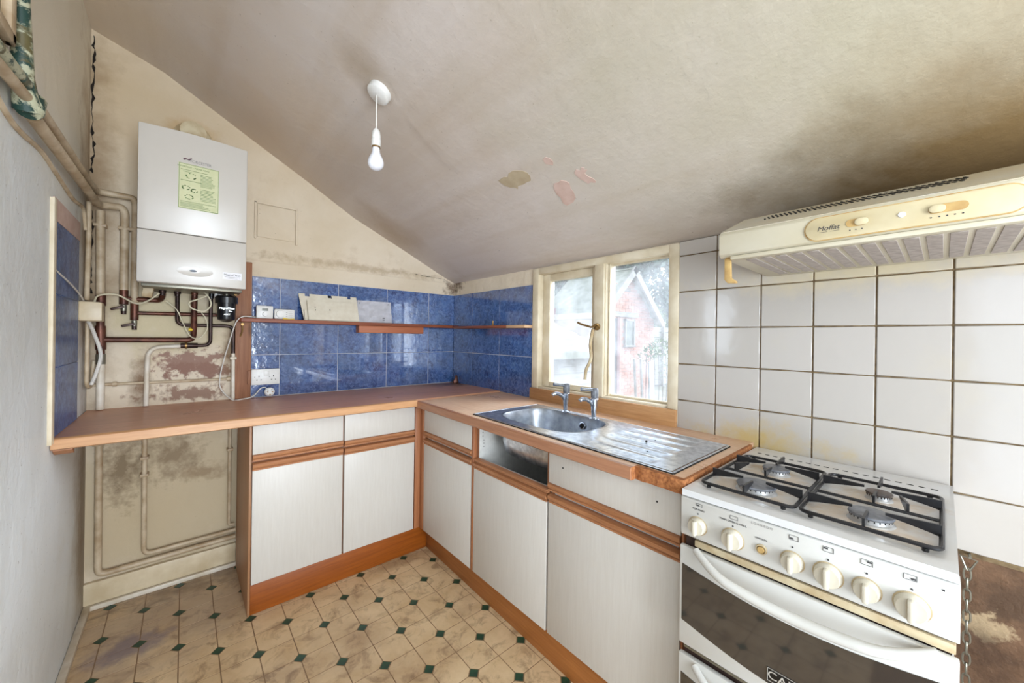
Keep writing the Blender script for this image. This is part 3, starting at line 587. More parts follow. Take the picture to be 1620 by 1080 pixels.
MB().box(LX, LX + 0.012, -1.34, -1.085, 1.86, 2.42, 0.003).put('backing', 'pipe_paint', t)
MB().box(LX + 0.011, LX + 0.030, -1.125, -1.095, 1.87, 2.42, 0.006).box(LX + 0.011, LX + 0.030, -1.34, -1.095, 1.87, 1.90, 0.006).put('moulding', 'pipe_paint', t)
t = thing('telephone_cable', 'painted-over cable sagging along the left wall above the tiles', 'cable', (LX, -0.6, 1.72))
MB().tube(spline([(LX + 0.004, -1.30, 1.80), (LX + 0.004, -1.02, 1.735), (LX + 0.004, -0.767, 1.752), (LX + 0.004, -0.593, 1.742), (LX + 0.004, -0.35, 1.725), (LX + 0.004, -0.16, 1.735), (LX + 0.004, -0.10, 1.66)], 8), 0.0065, 8).put('cord', 'pipe_paint', t)

# junction box
t = thing('junction_box', 'square cream junction box in the left corner beside the copper tee', 'electrical box', (-1.86, -0.14, 1.272))
MB().box(LX + 0.001, -1.832, -0.20, -0.11, 1.272, 1.352, 0.004).put('case', 'cream_paint', t)
MB().box(LX + 0.001, -1.829, -0.204, -0.1985, 1.275, 1.349, 0.002).put('lid', 'cream_paint', t)
tag(MB().tube(spline([(-1.86, -0.13, 1.354), (-1.85, -0.10, 1.385), (-1.80, -0.07, 1.395), (-1.74, -0.08, 1.36), (-1.70, -0.10, 1.372), (-1.66, -0.12, 1.41)], 8), 0.0035, 8).put('cable', 'cable'), 'ivory cable looping from the junction box to the boiler', 'cable')
tag(MB().tube(spline([(-1.89, -0.60, 1.43), (-1.882, -0.42, 1.40), (-1.882, -0.25, 1.372), (-1.884, -0.16, 1.353)], 8), 0.003, 8).put('cable', 'cable_w'), 'thin white cable crossing the left blue tiles', 'cable')
tag(MB().tube(spline([(-1.872, -0.15, 1.271), (-1.862, -0.10, 1.22), (-1.845, -0.075, 1.13), (-1.858, -0.075, 1.05), (-1.872, -0.08, 1.0)], 8), 0.0065, 8).put('cable', 'cable_w'), 'white flex hanging down from the junction box', 'cable')

# ================================================================== BOILER
bo = thing('boiler', 'white wall-hung boiler with a green instruction sticker on its front', 'boiler', (-1.538, -0.175, 1.436))
BX0, BX1, BYF = -1.720, -1.357, -0.350
box('body', 'boiler', bo, BX0 + 0.004, BX1 - 0.004, BYF + 0.03, -0.0, 1.44, 2.075, 0.006)
def cover(z0, z1, topcurve):
    mb = MB(); n = 12; nz = 2
    t = bmesh.new(); cols = []
    for i in range(n + 1):
        u = i / n; x = BX0 + (BX1 - BX0) * u; y = BYF - 0.008 * math.sin(math.pi * u)
        zt = z1 + (0.004 * math.sin(math.pi * u) if topcurve else 0)
        cols.append([t.verts.new((x, y, z0)), t.verts.new((x, y, zt)), t.verts.new((x, BYF + 0.06, zt)), t.verts.new((x, BYF + 0.06, z0))])
    for a, b in zip(cols, cols[1:]):
        for j in range(4): t.faces.new((a[j], b[j], b[(j + 1) % 4], a[(j + 1) % 4]))
    t.faces.new(cols[0]); t.faces.new(cols[-1][::-1])
    bmesh.ops.recalc_face_normals(t, faces=t.faces[:])
    sharp = [e for e in t.edges if e.calc_face_angle(0) > 0.9]
    bmesh.ops.bevel(t, geom=sharp, offset=0.004, segments=2, profile=0.5, affect='EDGES')
    return mb.add(t)
cover(1.6515, 2.081, True).put('front_cover', 'boiler', bo)
cover(1.436, 1.649, False).put('lower_flap', 'boiler', bo)
MB().lathe([(0, 0.0), (0.040, 0.001), (0.060, 0.0025), (0.0605, -0.004), (0, -0.004)], (-1.538, BYF - 0.0075, 1.495), (0, -1, 0), 36, (1, 0.36)).put('control_dish', 'boiler', bo)
MB().lathe([(0, 0.004), (0.010, 0.004), (0.012, 0.0), (0, 0.0)], (-1.545, BYF - 0.009, 1.497), (0, -1, 0), 24, (1, 0.42)).put('indicator_lens', 'navy', bo)
st = box('instruction_sticker', 'sticker', bo, -1.597, -1.462, BYF - 0.0085, BYF - 0.0075, 1.760, 1.953)
ink = MB(); rr = random.Random(4); yy = BYF - 0.0092
for x0, x1, z0, z1 in ((-1.595, -1.464, 1.950, 1.9515), (-1.595, -1.464, 1.7615, 1.763), (-1.5955, -1.5945, 1.7615, 1.9515), (-1.4645, -1.4635, 1.7615, 1.9515), (-1.590, -1.50, 1.925, 1.9265), (-1.590, -1.522, 1.880, 1.8815), (-1.590, -1.47, 1.79, 1.7915)):
    ink.box(x0, x1, yy, yy + 0.0003, z0, z1)
for i in range(10): ink.box(-1.525, -1.525 + 0.045 * rr.uniform(0.8, 1.15), yy, yy + 0.0003, 1.915 - i * 0.0055, 1.9165 - i * 0.0055)
for i in range(9): ink.box(-1.525, -1.525 + 0.05 * rr.uniform(0.8, 1.1), yy, yy + 0.0003, 1.852 - i * 0.006, 1.8535 - i * 0.006)
for i in range(4): ink.box(-1.590, -1.590 + 0.11 * rr.uniform(0.6, 1.0), yy, yy + 0.0003, 1.784 - i * 0.005, 1.7855 - i * 0.005)
for (cx_, cz_, w_) in ((-1.556, 1.902, 0.016), (-1.572, 1.850, 0.012), (-1.545, 1.842, 0.010), (-1.562, 1.812, 0.013)):
    for a in range(14): ang = rr.uniform(0, 6.28); ink.box(cx_ + w_ * math.cos(ang) - 0.0022, cx_ + w_ * math.cos(ang) + 0.0022, yy, yy + 0.0003, cz_ + w_ * 0.7 * math.sin(ang) - 0.0016, cz_ + w_ * 0.7 * math.sin(ang) + 0.0016)
ink.put('printed_lines', 'ink_green', st, smooth=0)
for s_, z_, c_ in (('IMPORTANT - PLEASE READ', 1.9385, 0.0085), ('WARNING', 1.918, 0.006)):
    text('sticker_text', st, s_, c_, (-1.548 if c_ > 0.007 else -1.568, BYF - 0.0092, z_), '-y', 'ink_green', 0.0001)
text('logo_text', bo, 'WORCESTER', 0.0165, (-1.528, BYF - 0.0092, 1.9665), '-y', 'ink_faint', 0.0002, 'grey maker name on the boiler cover', 0.82)
MB().prism([(-1.583, 1.970), (-1.577, 1.975), (-1.566, 1.973), (-1.556, 1.980), (-1.553, 1.977), (-1.562, 1.969), (-1.572, 1.970), (-1.580, 1.966)], 'y', BYF - 0.0095, BYF - 0.0075).put('logo_swoosh', 'ink_maroon', bo, smooth=0)
st = box('service_sticker', 'paper', bo, -1.444, -1.374, BYF - 0.0062, BYF - 0.0025, 1.474, 1.506)
text('sticker_text', st, 'MagnaClean', 0.0125, (-1.409, BYF - 0.0064, 1.495), '-y', 'ink', 0.0002)
MB().box(-1.437, -1.381, BYF - 0.0066, BYF - 0.006, 1.4845, 1.486).box(-1.428, -1.39, BYF - 0.0066, BYF - 0.006, 1.479, 1.480).put('printed_lines', 'ink_faint', st, smooth=0)
box('base_tray', 'galv', bo, BX0 + 0.01, BX1 - 0.01, BYF + 0.06, -0.01, 1.424, 1.441, 0.002)
for xx, mm in ((-1.70, 'dark'), (-1.65, 'dark_copper'), (-1.598, 'dark_copper'), (-1.536, 'copper'), (-1.472, 'black'), (-1.44, 'white_plastic'), (-1.405, 'black')):
    MB().lathe([(0, 0.03), (0.013, 0.03), (0.013, 0.012), (0.010, 0.010), (0.010, 0), (0, 0)], (xx, -0.105, 1.402), (0, 0, 1), 14).put('connector', mm, bo)
MB().obox((-1.695, -0.16, 1.412), (0.035, 0.045, 0.048), (0.2, 0.15, 0), 0.004).put('valve_head', 'cream_trim', bo)
tag(MB().lathe([(0.0, 0.0), (0.070, 0), (0.082, -0.004), (0.066, 0.010), (0.05, 0.02), (0.05, 0.09), (0, 0.09)], (-1.548, 0.0, 2.205), (0, -1, 0), 28).put('flue_pipe', 'cream_trim'), 'round yellowed flue collar on the wall just above the boiler', 'flue')
mf = thing('water_filter', 'black cylindrical water filter hanging under the right end of the boiler', 'filter', (-1.415, -0.15, 1.29))
FX, FY = -1.415, -0.15
MB().lathe([(0, 0.0), (0.012, 0), (0.034, 0.012), (0.036, 0.018), (0.036, 0.095), (0, 0.095)], (FX, FY, 1.285), (0, 0, 1), 30).put('canister', 'black', mf)
MB().lathe([(0, 0.0), (0.046, 0), (0.046, 0.03), (0.040, 0.036), (0, 0.036)], (FX, FY, 1.378), (0, 0, 1), 30).put('screw_cap', 'black', mf)
MB().lathe([(0, 0), (0.010, 0), (0.010, 0.03), (0.016, 0.03), (0.016, 0.045), (0, 0.045)], (FX, FY, 1.40), (0, 0, 1), 16).tube([(FX, FY, 1.42), (FX, -0.09, 1.43)], 0.008, 10).put('top_valve', 'galv', mf)
MB().tube([(FX - 0.04, FY + 0.02, 1.40), (FX - 0.04, FY + 0.02, 1.44)], 0.007, 10).put('air_vent', 'white_plastic', mf)
MB().lathe([(0, 0), (0.007, 0), (0.007, 0.012), (0, 0.012)], (FX + 0.035, FY - 0.012, 1.425), (0, -1, 0), 12).put('bleed_screw', 'brass', mf)
text('filter_text', mf, 'MagnaClean', 0.0145, (FX, FY - 0.037, 1.352), '-y', 'silver', 0.0004, 'silver maker lettering on the filter', 0.85)
text('filter_text', mf, 'Pro', 0.010, (FX + 0.014, FY - 0.037, 1.338), '-y', 'silver', 0.0004)
text('filter_text', mf, 'ADEY', 0.010, (FX, FY - 0.037, 1.322), '-y', 'silver', 0.0004)
tag(MB().tube(spline([(-1.53, -0.12, 1.44), (-1.495, -0.15, 1.42), (-1.475, -0.16, 1.37), (-1.50, -0.16, 1.335), (-1.545, -0.16, 1.345), (-1.555, -0.16, 1.372), (-1.525, -0.15, 1.39), (-1.488, -0.15, 1.415), (-1.50, -0.12, 1.437)], 8), 0.003, 8).put('cable', 'cable'), 'ivory flex loop dangling under the middle of the boiler', 'cable')
tag(MB().tube(spline([(-1.638, -0.05, 1.38), (-1.60, -0.055, 1.34), (-1.578, -0.05, 1.28), (-1.55, -0.055, 1.215), (-1.515, -0.07, 1.205), (-1.485, -0.06, 1.25), (-1.49, -0.06, 1.30), (-1.51, -0.055, 1.335)], 8), 0.0025, 8).put('cable', 'cable'), 'thin buff cable bowed across the copper pipes', 'cable')
tag(MB().lathe([(0, 0), (0.008, 0), (0.009, 0.01), (0.006, 0.018), (0, 0.018)], (-1.556, -0.055, 1.245), (1, 0, 0.1), 10).put('cable_tag', 'yellow'), 'tiny yellow cap beside the copper pipe below the boiler', 'cap')

# ================================================================== SHELVES
tag(MB().prism([(-1.362, -0.095), (-1.35, -0.105), (-0.012, -0.082), (-0.012, -0.0085), (-1.295, -0.0085), (-1.295, -0.03), (-1.362, -0.03)], 'z', 1.292, 1.312, 0.003).put('wall_shelf', 'shelf_x'), 'long narrow red-brown shelf across the blue back wall tiles', 'shelf')
tag(MB().prism([(-0.0085, -0.108), (-0.075, -0.108), (-0.075, -0.715), (-0.0085, -0.715)], 'z', 1.288, 1.305, 0.002).put('wall_shelf', 'shelf_y'), 'short red-brown shelf on the blue tiles left of the window', 'shelf')
tag(box('shelf_end', 'bare_pine', None, -0.075, -0.0085, -0.884, -0.716, 1.287, 1.304, 0.002), 'bare pale pine shelf offcut meeting the window frame', 'shelf')
tag(box('shelf_batten', 'batten', None, -0.742, -0.295, -0.072, -0.0085, 1.246, 1.2915, 0.003), 'pine batten under the middle of the back wall shelf', 'batten')
tag(MB().tube(spline([(-1.345, -0.062, 1.288), (-1.34, -0.060, 1.25), (-1.348, -0.052, 1.215)], 6), 0.0035, 8).lathe([(0, 0), (0.007, 0), (0.007, 0.008), (0, 0.008)], (-1.342, -0.075, 1.279), (0, 1, 0), 10).put('pull_hook', 'brass'), 'small hook and pin under the left end of the long shelf', 'hook')
ZS = 1.3125
t = thing('thermostat', 'white thermostat with small grey display standing first on the shelf', 'thermostat', (-1.24, -0.055, ZS))
MB().box(-1.281, -1.204, -0.068, -0.045, ZS, ZS + 0.070, 0.004).put('case', 'white_plastic', t)
box('display', 'lcd', t, -1.256, -1.228, -0.0695, -0.067, ZS + 0.042, ZS + 0.056)
MB().lathe([(0, 0.012), (0.011, 0.012), (0.013, 0.0), (0, 0)], (-1.242, -0.067, ZS + 0.024), (0, -1, 0), 24).put('dial', 'white_plastic', t)
t = thing('thermostat', 'wide low white room thermostat with a round dial beside the yellow sliver', 'thermostat', (-1.15, -0.055, ZS))
MB().box(-1.199, -1.098, -0.066, -0.044, ZS, ZS + 0.057, 0.008).put('case', 'white_plastic', t)
MB().lathe([(0, 0.008), (0.019, 0.008), (0.021, 0.0), (0, 0)], (-1.170, -0.065, ZS + 0.029), (0, -1, 0), 28).put('dial', 'white_plastic', t)
mb = MB()
for q in range(3): mb.box(-1.142, -1.137, -0.0672, -0.065, ZS + 0.015 + q * 0.011, ZS + 0.018 + q * 0.011)
for q in range(4): mb.box(-1.130, -1.110, -0.0668, -0.065, ZS + 0.014 + q * 0.010, ZS + 0.0148 + q * 0.010)
mb.put('markings', 'ink_faint', t)
tag(MB().prism([(-1.160, ZS), (-1.10, ZS), (-1.106, ZS + 0.006), (-1.13, ZS + 0.004), (-1.156, ZS + 0.009)], 'y', -0.078, -0.074).put('yellow_packet', 'yellow'), 'sliver of yellow plastic in front of the round-dial thermostat', 'packet')
t = thing('plastic_cover', 'cream plastic cover with notched top edge leaning on the shelf against the tiles', 'cover', (-0.90, -0.05, ZS))
def lean(p):  # x, depth, height -> leaning back towards wall
    return (p[0], -0.085 + p[2] * 0.42 + p[1], ZS + p[2] * 0.985)
def lbox(mb, x0, x1, h0, h1, d0, d1, xt=0.0):
    tt = bmesh.new(); vs = []
    for d in (d0, d1):
        for (x, h) in ((x0 - xt * h0, h0), (x1 + 0.0 * h0, h0), (x1, h1), (x0 - xt * h1, h1)): vs.append(tt.verts.new(lean((x, d, h))))
    for f in ((0, 1, 2, 3), (7, 6, 5, 4), (0, 4, 5, 1), (1, 5, 6, 2), (2, 6, 7, 3), (3, 7, 4, 0)): tt.faces.new([vs[i] for i in f])
    bmesh.ops.recalc_face_normals(tt, faces=tt.faces[:]); mb.add(tt); return mb
mb = MB(); lbox(mb, -1.055, -0.745, 0.0, 0.145, 0.0, 0.004, 0.12)
for a, b in ((-1.072, -1.04), (-1.015, -0.915), (-0.893, -0.80), (-0.78, -0.745)): lbox(mb, a, b, 0.144, 0.160, 0.0, 0.004)
mb.put('backplate', 'cream_plastic', t)
mb = MB(); lbox(mb, -1.035, -0.752, 0.004, 0.118, -0.020, 0.001, 0.0); mb.put('raised_front', 'cream_plastic', t)
mb = MB(); lbox(mb, -1.054, -1.043, 0.0, 0.062, -0.018, 0.0); mb.put('side_rib', 'cream_plastic', t)
mb = MB(); [lbox(mb, a, a + 0.004, h, h + 0.008, -0.0208, -0.019) for a, h in ((-0.998, 0.058), (-0.998, 0.075), (-0.918, 0.062))]; mb.put('slot', 'dark', t)
mb = MB(); lbox(mb, -0.912, -0.900, 0.143, 0.158, -0.001, 0.002); lbox(mb, -0.897, -0.893, 0.140, 0.157, -0.001, 0.002); mb.put('latch_tab', 'dark', t)
t = thing('instruction_leaflet', 'crumpled white leaflet propped on the shelf right of the cream panel', 'leaflet', (-0.62, -0.04, ZS))
tt = bmesh.new(); rows_ = []
rr = random.Random(9)
for j in range(7):
    rows_.append([tt.verts.new((-0.742 + 0.224 * i / 9 + (0.004 if j > 5 else 0), -0.050 + 0.028 * j / 6 + rr.uniform(-0.0025, 0.0025), ZS + 0.142 * j / 6)) for i in range(10)])
for a, b in zip(rows_, rows_[1:]):
    for i in range(9): tt.faces.new((a[i], a[i + 1], b[i + 1], b[i]))
bmesh.ops.solidify(tt, geom=tt.faces[:], thickness=0.0012)
MB().add(tt).put('sheet', 'paper', t, smooth=0)
MB().box(-0.585, -0.570, -0.0565, -0.054, ZS + 0.030, ZS + 0.034).box(-0.585, -0.572, -0.0585, -0.056, ZS + 0.018, ZS + 0.022).box(-0.73, -0.728, -0.033, -0.03, ZS + 0.12, ZS + 0.128).box(-0.54, -0.538, -0.033, -0.03, ZS + 0.122, ZS + 0.128).put('printed_marks', 'ink', t)
tag(MB().lathe([(0, 0), (0.008, 0), (0.007, 0.008), (0.004, 0.012), (0.006, 0.022), (0.005, 0.03), (0, 0.032)], (-0.045, -0.545, 1.306), (0, 0, 1), 12).put('brass_fitting', 'brass'), 'small brass fitting standing on the short shelf', 'fitting')
tag(MB().tube(spline([(-1.283, -0.058, ZS + 0.006), (-1.31, -0.085, ZS + 0.007), (-1.345, -0.10, ZS + 0.004), (-1.372, -0.085, ZS - 0.03), (-1.395, -0.045, 1.18), (-1.415, -0.03, 1.09), (-1.43, -0.03, 1.0), (-1.425, -0.032, 0.94), (-1.38, -0.05, 0.8835), (-1.34, -0.06, 0.8835), (-1.29, -0.05, 0.892), (-1.255, -0.04, 0.93), (-1.235, -0.035, 0.935), (-1.217, -0.034, 0.922)], 8), 0.0028, 8).put('cable', 'cable_w'), 'thin white cable from the first thermostat down to the unplugged plug', 'cable')

# socket and plug
t = thing('double_socket', 'white double wall socket on the blue tiles beside the wooden post', 'socket', (-1.228, -0.02, 0.947))
MB().box(-1.296, -1.162, -0.030, -0.0085, 0.950, 1.036, 0.003).put('faceplate', 'white_plastic', t)
mb = MB()
for s_ in (-1.264, -1.196):
    mb.box(s_ + 0.001, s_ + 0.005, -0.0306, -0.029, 0.993, 1.001); mb.box(s_ - 0.009, s_ - 0.003, -0.0306, -0.029, 0.975, 0.9785); mb.box(s_ + 0.010, s_ + 0.016, -0.0306, -0.029, 0.975, 0.9785); mb.box(s_ - 0.018, s_ - 0.014, -0.0306, -0.029, 0.992, 0.9945)
mb.put('pin_hole', 'dark', t)
MB().box(-1.238, -1.212, -0.033, -0.029, 1.000, 1.026, 0.001).put('switch', 'white_plastic', t)
box('side_box', 'post', None, -1.312, -1.2985, -0.040, -0.0285, 0.955, 1.03, 0.001); o = bpy.context.scene.objects['side_box']; tag(o, 'dark brown wood packing block at the left edge of the socket', 'block')
t = thing('mains_plug', 'white three-pin plug lying against the tiles below the socket, pins outward', 'plug', (-1.214, -0.03, 0.883))
MB().lathe([(0, 0), (0.021, 0), (0.025, 0.004), (0.025, 0.018), (0.018, 0.024), (0, 0.024)], (-1.213, -0.030, 0.9085), (0, -1, 0.15), 10, (1, 0.95)).put('body', 'white_plastic', t)
MB().box(-1.2155, -1.2105, -0.074, -0.05, 0.8935, 0.8995).box(-1.2265, -1.2215, -0.072, -0.05, 0.911, 0.914).box(-1.2045, -1.1995, -0.072, -0.05, 0.911, 0.914).put('pins', 'brass', t)
MB().box(-1.224, -1.219, -0.0575, -0.053, 0.920, 0.924).box(-1.207, -1.202, -0.0575, -0.053, 0.920, 0.924).put('screw', 'dark', t)
tag(MB().lathe([(0, 0), (0.02, 0), (0.024, 0.012), (0.014, 0.03), (0.010, 0.055), (0, 0.062)], (-0.030, -0.085, 0.8805), (0.1, 0, 1), 9, (1, 0.6)).put('debris', 'copper'), 'dark scrap of pipe lagging in the worktop corner', 'debris')

# ================================================================== WORKTOPS
lw = thing('worktop', 'glossy brown worktop running along the back wall under the boiler', 'worktop', (-0.95, -0.3, 0.84))
MB().box(-1.893, -0.001, -0.585, -0.0005, 0.842, 0.880).put('slab', 'top_x', lw)
MB().prism([(-0.603, 0.846), (-0.597, 0.842), (-0.583, 0.842), (-0.583, 0.8802), (-0.597, 0.8802), (-0.603, 0.876)], 'x', -1.893, -0.6065).put('front_edging', 'edge_x', lw)
tag(MB().prism([(-0.54, 0.8415), (-0.57, 0.8415), (-0.57, 0.833), (-0.556, 0.822), (-0.54, 0.815)], 'x', LX + 0.001, LX + 0.045).put('worktop_bracket', 'rail_x'), 'broken timber batten under the left end of the worktop', 'bracket')
TILT = 0.0095; RZ = 0.8795
def rz(y): return RZ + (y + 0.05) * TILT
rw = thing('worktop', 'worn oak-effect worktop with broken corner holding the sink', 'worktop', (0, -0.6, 0))
bx0, bx1, by0, by1 = -0.505, -0.175, -1.59, -1.115      # hole for the bowl
mb = MB(); T = 0.038
for a in ((-0.59, -0.0085, by1, -0.602), (-0.59, bx0, by0, by1), (bx1, -0.0085, by0, by1), (-0.565, -0.0085, -2.040, by0), (-0.59, -0.56, -1.905, by0)):
    tt = bmesh.new(); bmesh.ops.create_cube(tt, size=1)
    for v in tt.verts:
        x = (a[0] + a[1]) / 2 + v.co.x * (a[1] - a[0]); y = (a[2] + a[3]) / 2 + v.co.y * (a[3] - a[2]); v.co = Vector((x, y, rz(y) + (v.co.z - 0.5) * T))
    mb.add(tt)
mb.put('slab', 'top_y', rw)
def skewprism(prof, y0, y1, f=rz):
    tt = bmesh.new(); A = [tt.verts.new((x, y0, f(y0) + z)) for x, z in prof]; B = [tt.verts.new((x, y1, f(y1) + z)) for x, z in prof]; n = len(prof)
    tt.faces.new(A); tt.faces.new(B[::-1])
    for i in range(n): tt.faces.new((A[i], B[i], B[(i + 1) % n], A[(i + 1) % n]))
    bmesh.ops.recalc_face_normals(tt, faces=tt.faces[:]); return tt
MB().add(skewprism([(-0.590, 0.0002), (-0.602, 0.0002), (-0.607, -0.004), (-0.607, -0.034), (-0.602, -T), (-0.590, -T)], -0.602, -1.905)).put('front_edging', 'edge_y', rw)
mb = MB(); rr = random.Random(2)
tt = bmesh.new(); ring = []
Ypts = [-1.9055 - 0.139 * i / 14 for i in range(15)]
path = [(-0.600, -1.9052)] + [(-0.583 + rr.uniform(-0.0025, 0.0025), y) for y in Ypts] + [(-0.575, -2.046), (-0.55, -2.0475)] + [(-0.55 + 0.50 * i / 10, -2.0475) for i in range(1, 11)]
for (x, y) in path: ring.append([tt.verts.new((x, y, rz(y) + 0.0)), tt.verts.new((x - 0.002 * rr.random(), y, rz(y) - T * 0.5)), tt.verts.new((x + 0.003 * rr.random(), y, rz(y) - T))])
for a, b in zip(ring, ring[1:]):
    tt.faces.new((a[0], b[0], b[1], a[1])); tt.faces.new((a[1], b[1], b[2], a[2]))
inner = [(-0.564, -1.9052), (-0.564, -2.039), (-0.05, -2.039)]
iv = [tt.verts.new((x, y, rz(y))) for x, y in inner]; iv2 = [tt.verts.new((x, y, rz(y) - T)) for x, y in inner]
tt.faces.new([r[0] for r in ring] + iv[::-1]); tt.faces.new([r[2] for r in ring][::-1] + iv2)
MB().add(tt).put('broken_edge', 'chip', rw, 'torn chipboard corner and end')
# seam strip
MB().obox((-0.305, -0.6035, 0.8795), (0.59, 0.003, 0.0016), (0, 0, 0)).put('joint_strip', 'edge_x', rw)

# ================================================================== SINK
sk = thing('sink', 'stainless steel sink with bowl and ribbed drainer set into the worktop', 'sink', (-0.34, -1.35, 0.86))
SX0, SX1, SY0, SY1 = -0.556, -0.145, -2.005, -1.065
bcx, bcy, brx, bry = -0.335, -1.352, 0.162, 0.228
def sup(a, rx, ry, n=3.2):
    c, s_ = math.cos(a), math.sin(a); return (bcx + rx * math.copysign(abs(c) ** (2 / n), c), bcy + ry * math.copysign(abs(s_) ** (2 / n), s_))
NB = 48; tt = bmesh.new()
prof = [(1.05, 0.0045), (1.0, 0.0035), (0.985, -0.004), (0.965, -0.03), (0.94, -0.10), (0.88, -0.140), (0.72, -0.150), (0.3, -0.154)]
rings = []
for sc_, dz in prof:
    rings.append([tt.verts.new((*sup(6.28318 * i / NB, brx * sc_, bry * sc_), rz(sup(6.28318 * i / NB, brx, bry)[1]) + dz)) for i in range(NB)])
cv = tt.verts.new((bcx, bcy, rz(bcy) - 0.155))
for a, b in zip(rings, rings[1:]):
    for i in range(NB): tt.faces.new((a[i], a[(i + 1) % NB], b[(i + 1) % NB], b[i]))
for i in range(NB): tt.faces.new((rings[-1][i], rings[-1][(i + 1) % NB], cv))
bowl = MB().add(tt).put('bowl', 'steel_bowl', sk, 'duller grey steel bowl', smooth=60)
# outside of bowl (seen through missing drawer front)
tt = bmesh.new(); rings = []
for sc_, dz in [(1.05, -0.001), (1.03, -0.03), (1.0, -0.11), (0.94, -0.155), (0.74, -0.172), (0.3, -0.176)]:
    rings.append([tt.verts.new((*sup(6.28318 * i / NB, brx * sc_ , bry * sc_), rz(bcy) + dz)) for i in range(NB)])
for a, b in zip(rings, rings[1:]):
    for i in range(NB): tt.faces.new((a[i], a[(i + 1) % NB], b[(i + 1) % NB], b[i]))
tt.faces.new(rings[-1])
MB().add(tt).put('bowl_underside', 'steel', sk, smooth=60)
# deck: surface from bowl rim to outer rect + drainer with ridges (grid)
tt = bmesh.new()
outer = []
for i in range(NB):
    a = 6.28318 * i / NB; c, s_ = math.cos(a), math.sin(a)
    x, y = sup(a, brx * 1.05, bry * 1.05)
    DX, DY0, DY1 = (SX1 - 0.006 - bcx, SX0 + 0.006 - bcx), SY1 - 0.006 - bcy, -1.625 - bcy
    tx = (DX[0] / c if c > 1e-6 else DX[1] / c if c < -1e-6 else 1e9); ty = (DY0 / s_ if s_ > 1e-6 else DY1 / s_ if s_ < -1e-6 else 1e9); q = min(tx, ty)
    outer.append((x, y, bcx + c * q, bcy + s_ * q))
A = [tt.verts.new((o_[0], o_[1], rz(o_[1]) + 0.0045)) for o_ in outer]; B = [tt.verts.new((o_[2], o_[3], rz(o_[3]) + 0.0045)) for o_ in outer]
for i in range(NB): tt.faces.new((A[i], A[(i + 1) % NB], B[(i + 1) % NB], B[i]))
for cxn, cyn in ((SX1 - 0.006, SY1 - 0.006), (SX0 + 0.006, SY1 - 0.006), (SX0 + 0.006, -1.625), (SX1 - 0.006, -1.625)):
    near = sorted(B, key=lambda v: (v.co.x - cxn) ** 2 + (v.co.y - cyn) ** 2)
    v0 = near[0]; idx = B.index(v0); n1, n2 = B[(idx + 1) % NB], B[idx - 1]
    nb = n1 if (abs(n1.co.x - cxn) < 1e-5 or abs(n1.co.y - cyn) < 1e-5) and not ((abs(n1.co.x - v0.co.x) < 1e-5) or (abs(n1.co.y - v0.co.y) < 1e-5)) else n2
    cvv = tt.verts.new((cxn, cyn, rz(cyn) + 0.0045))
    for pq in (n1, n2):
        if not (abs(pq.co.x - v0.co.x) < 1e-5 or abs(pq.co.y - v0.co.y) < 1e-5): tt.faces.new((v0, pq, cvv))
bmesh.ops.recalc_face_normals(tt, faces=tt.faces[:])
dk = MB().add(tt)
# drainer grid
tt = bmesh.new(); NX, NY = 84, 40; grid = []
def ridge(x, y):
    lo, hi = -0.535, -0.185
    u = (x - lo) / (hi - lo)
    if 0 < u < 1 and -1.93 < y < -1.66:
        ph = abs(((u * 5.0) % 1.0) - 0.5) * 2; e = min(1, (y + 1.93) / 0.012, (-1.66 - y) / 0.05)
        return -0.004 * min(1, max(0, (0.78 - ph) / 0.14)) * max(0, e)
    return 0
for j in range(NY + 1):
    y = -1.625 + (SY0 + 0.006 + 1.625) * j / NY
    grid.append([tt.verts.new((SX0 + 0.006 + (SX1 - SX0 - 0.012) * i / NX, y, rz(y) + 0.0045 + ridge(SX0 + 0.006 + (SX1 - SX0 - 0.012) * i / NX, y))) for i in range(NX + 1)])
for a, b in zip(grid, grid[1:]):
    for i in range(NX): tt.faces.new((a[i], b[i], b[i + 1], a[i + 1]))
dk.add(tt); dk.put('deck', 'steel', sk, recalc=True)
mb = MB()
for a, b in (((SX0, SY0), (SX0, SY1)), ((SX0, SY1), (SX1, SY1)), ((SX1, SY1), (SX1, SY0)), ((SX1, SY0), (SX0, SY0))): mb.tube([(a[0], a[1], rz(a[1]) + 0.0022), (b[0], b[1], rz(b[1]) + 0.0022)], 0.0035, 8)
mb.put('rim', 'steel', sk)
mb = MB()
for a, b in (((SX0 - 0.003, SY0 - 0.003), (SX0 - 0.003, SY1)), ((SX1, SY0 - 0.003), (SX0, SY0 - 0.003)), ((SX0, SY1 + 0.003), (SX1, SY1 + 0.003))): mb.tube([(a[0], a[1], rz(a[1]) + 0.0005), (b[0], b[1], rz(b[1]) + 0.0005)], 0.0028, 6)
mb.put('seal', 'dark', sk)
MB().lathe([(0.005, 0.003), (0.016, 0.004), (0.018, 0.0), (0.0, -0.002)], (bcx + brx * 0.955 - 0.003, -1.40, rz(-1.4) - 0.040), (-1, 0, 0.22), 20).put('overflow_ring', 'chrome', sk)
MB().lathe([(0, 0.0045), (0.0125, 0.0045), (0.0125, 0.002), (0, 0.002)], (bcx + brx * 0.955 - 0.003, -1.40, rz(-1.4) - 0.040), (-1, 0, 0.22), 16).put('overflow_hole', 'dark', sk)
MB().lathe([(0, 0.002), (0.020, 0.002), (0.032, 0.004), (0.035, 0.0), (0, 0)], (bcx, bcy - 0.02, rz(bcy) - 0.154), (0, 0, 1), 24).put('waste', 'chrome', sk)
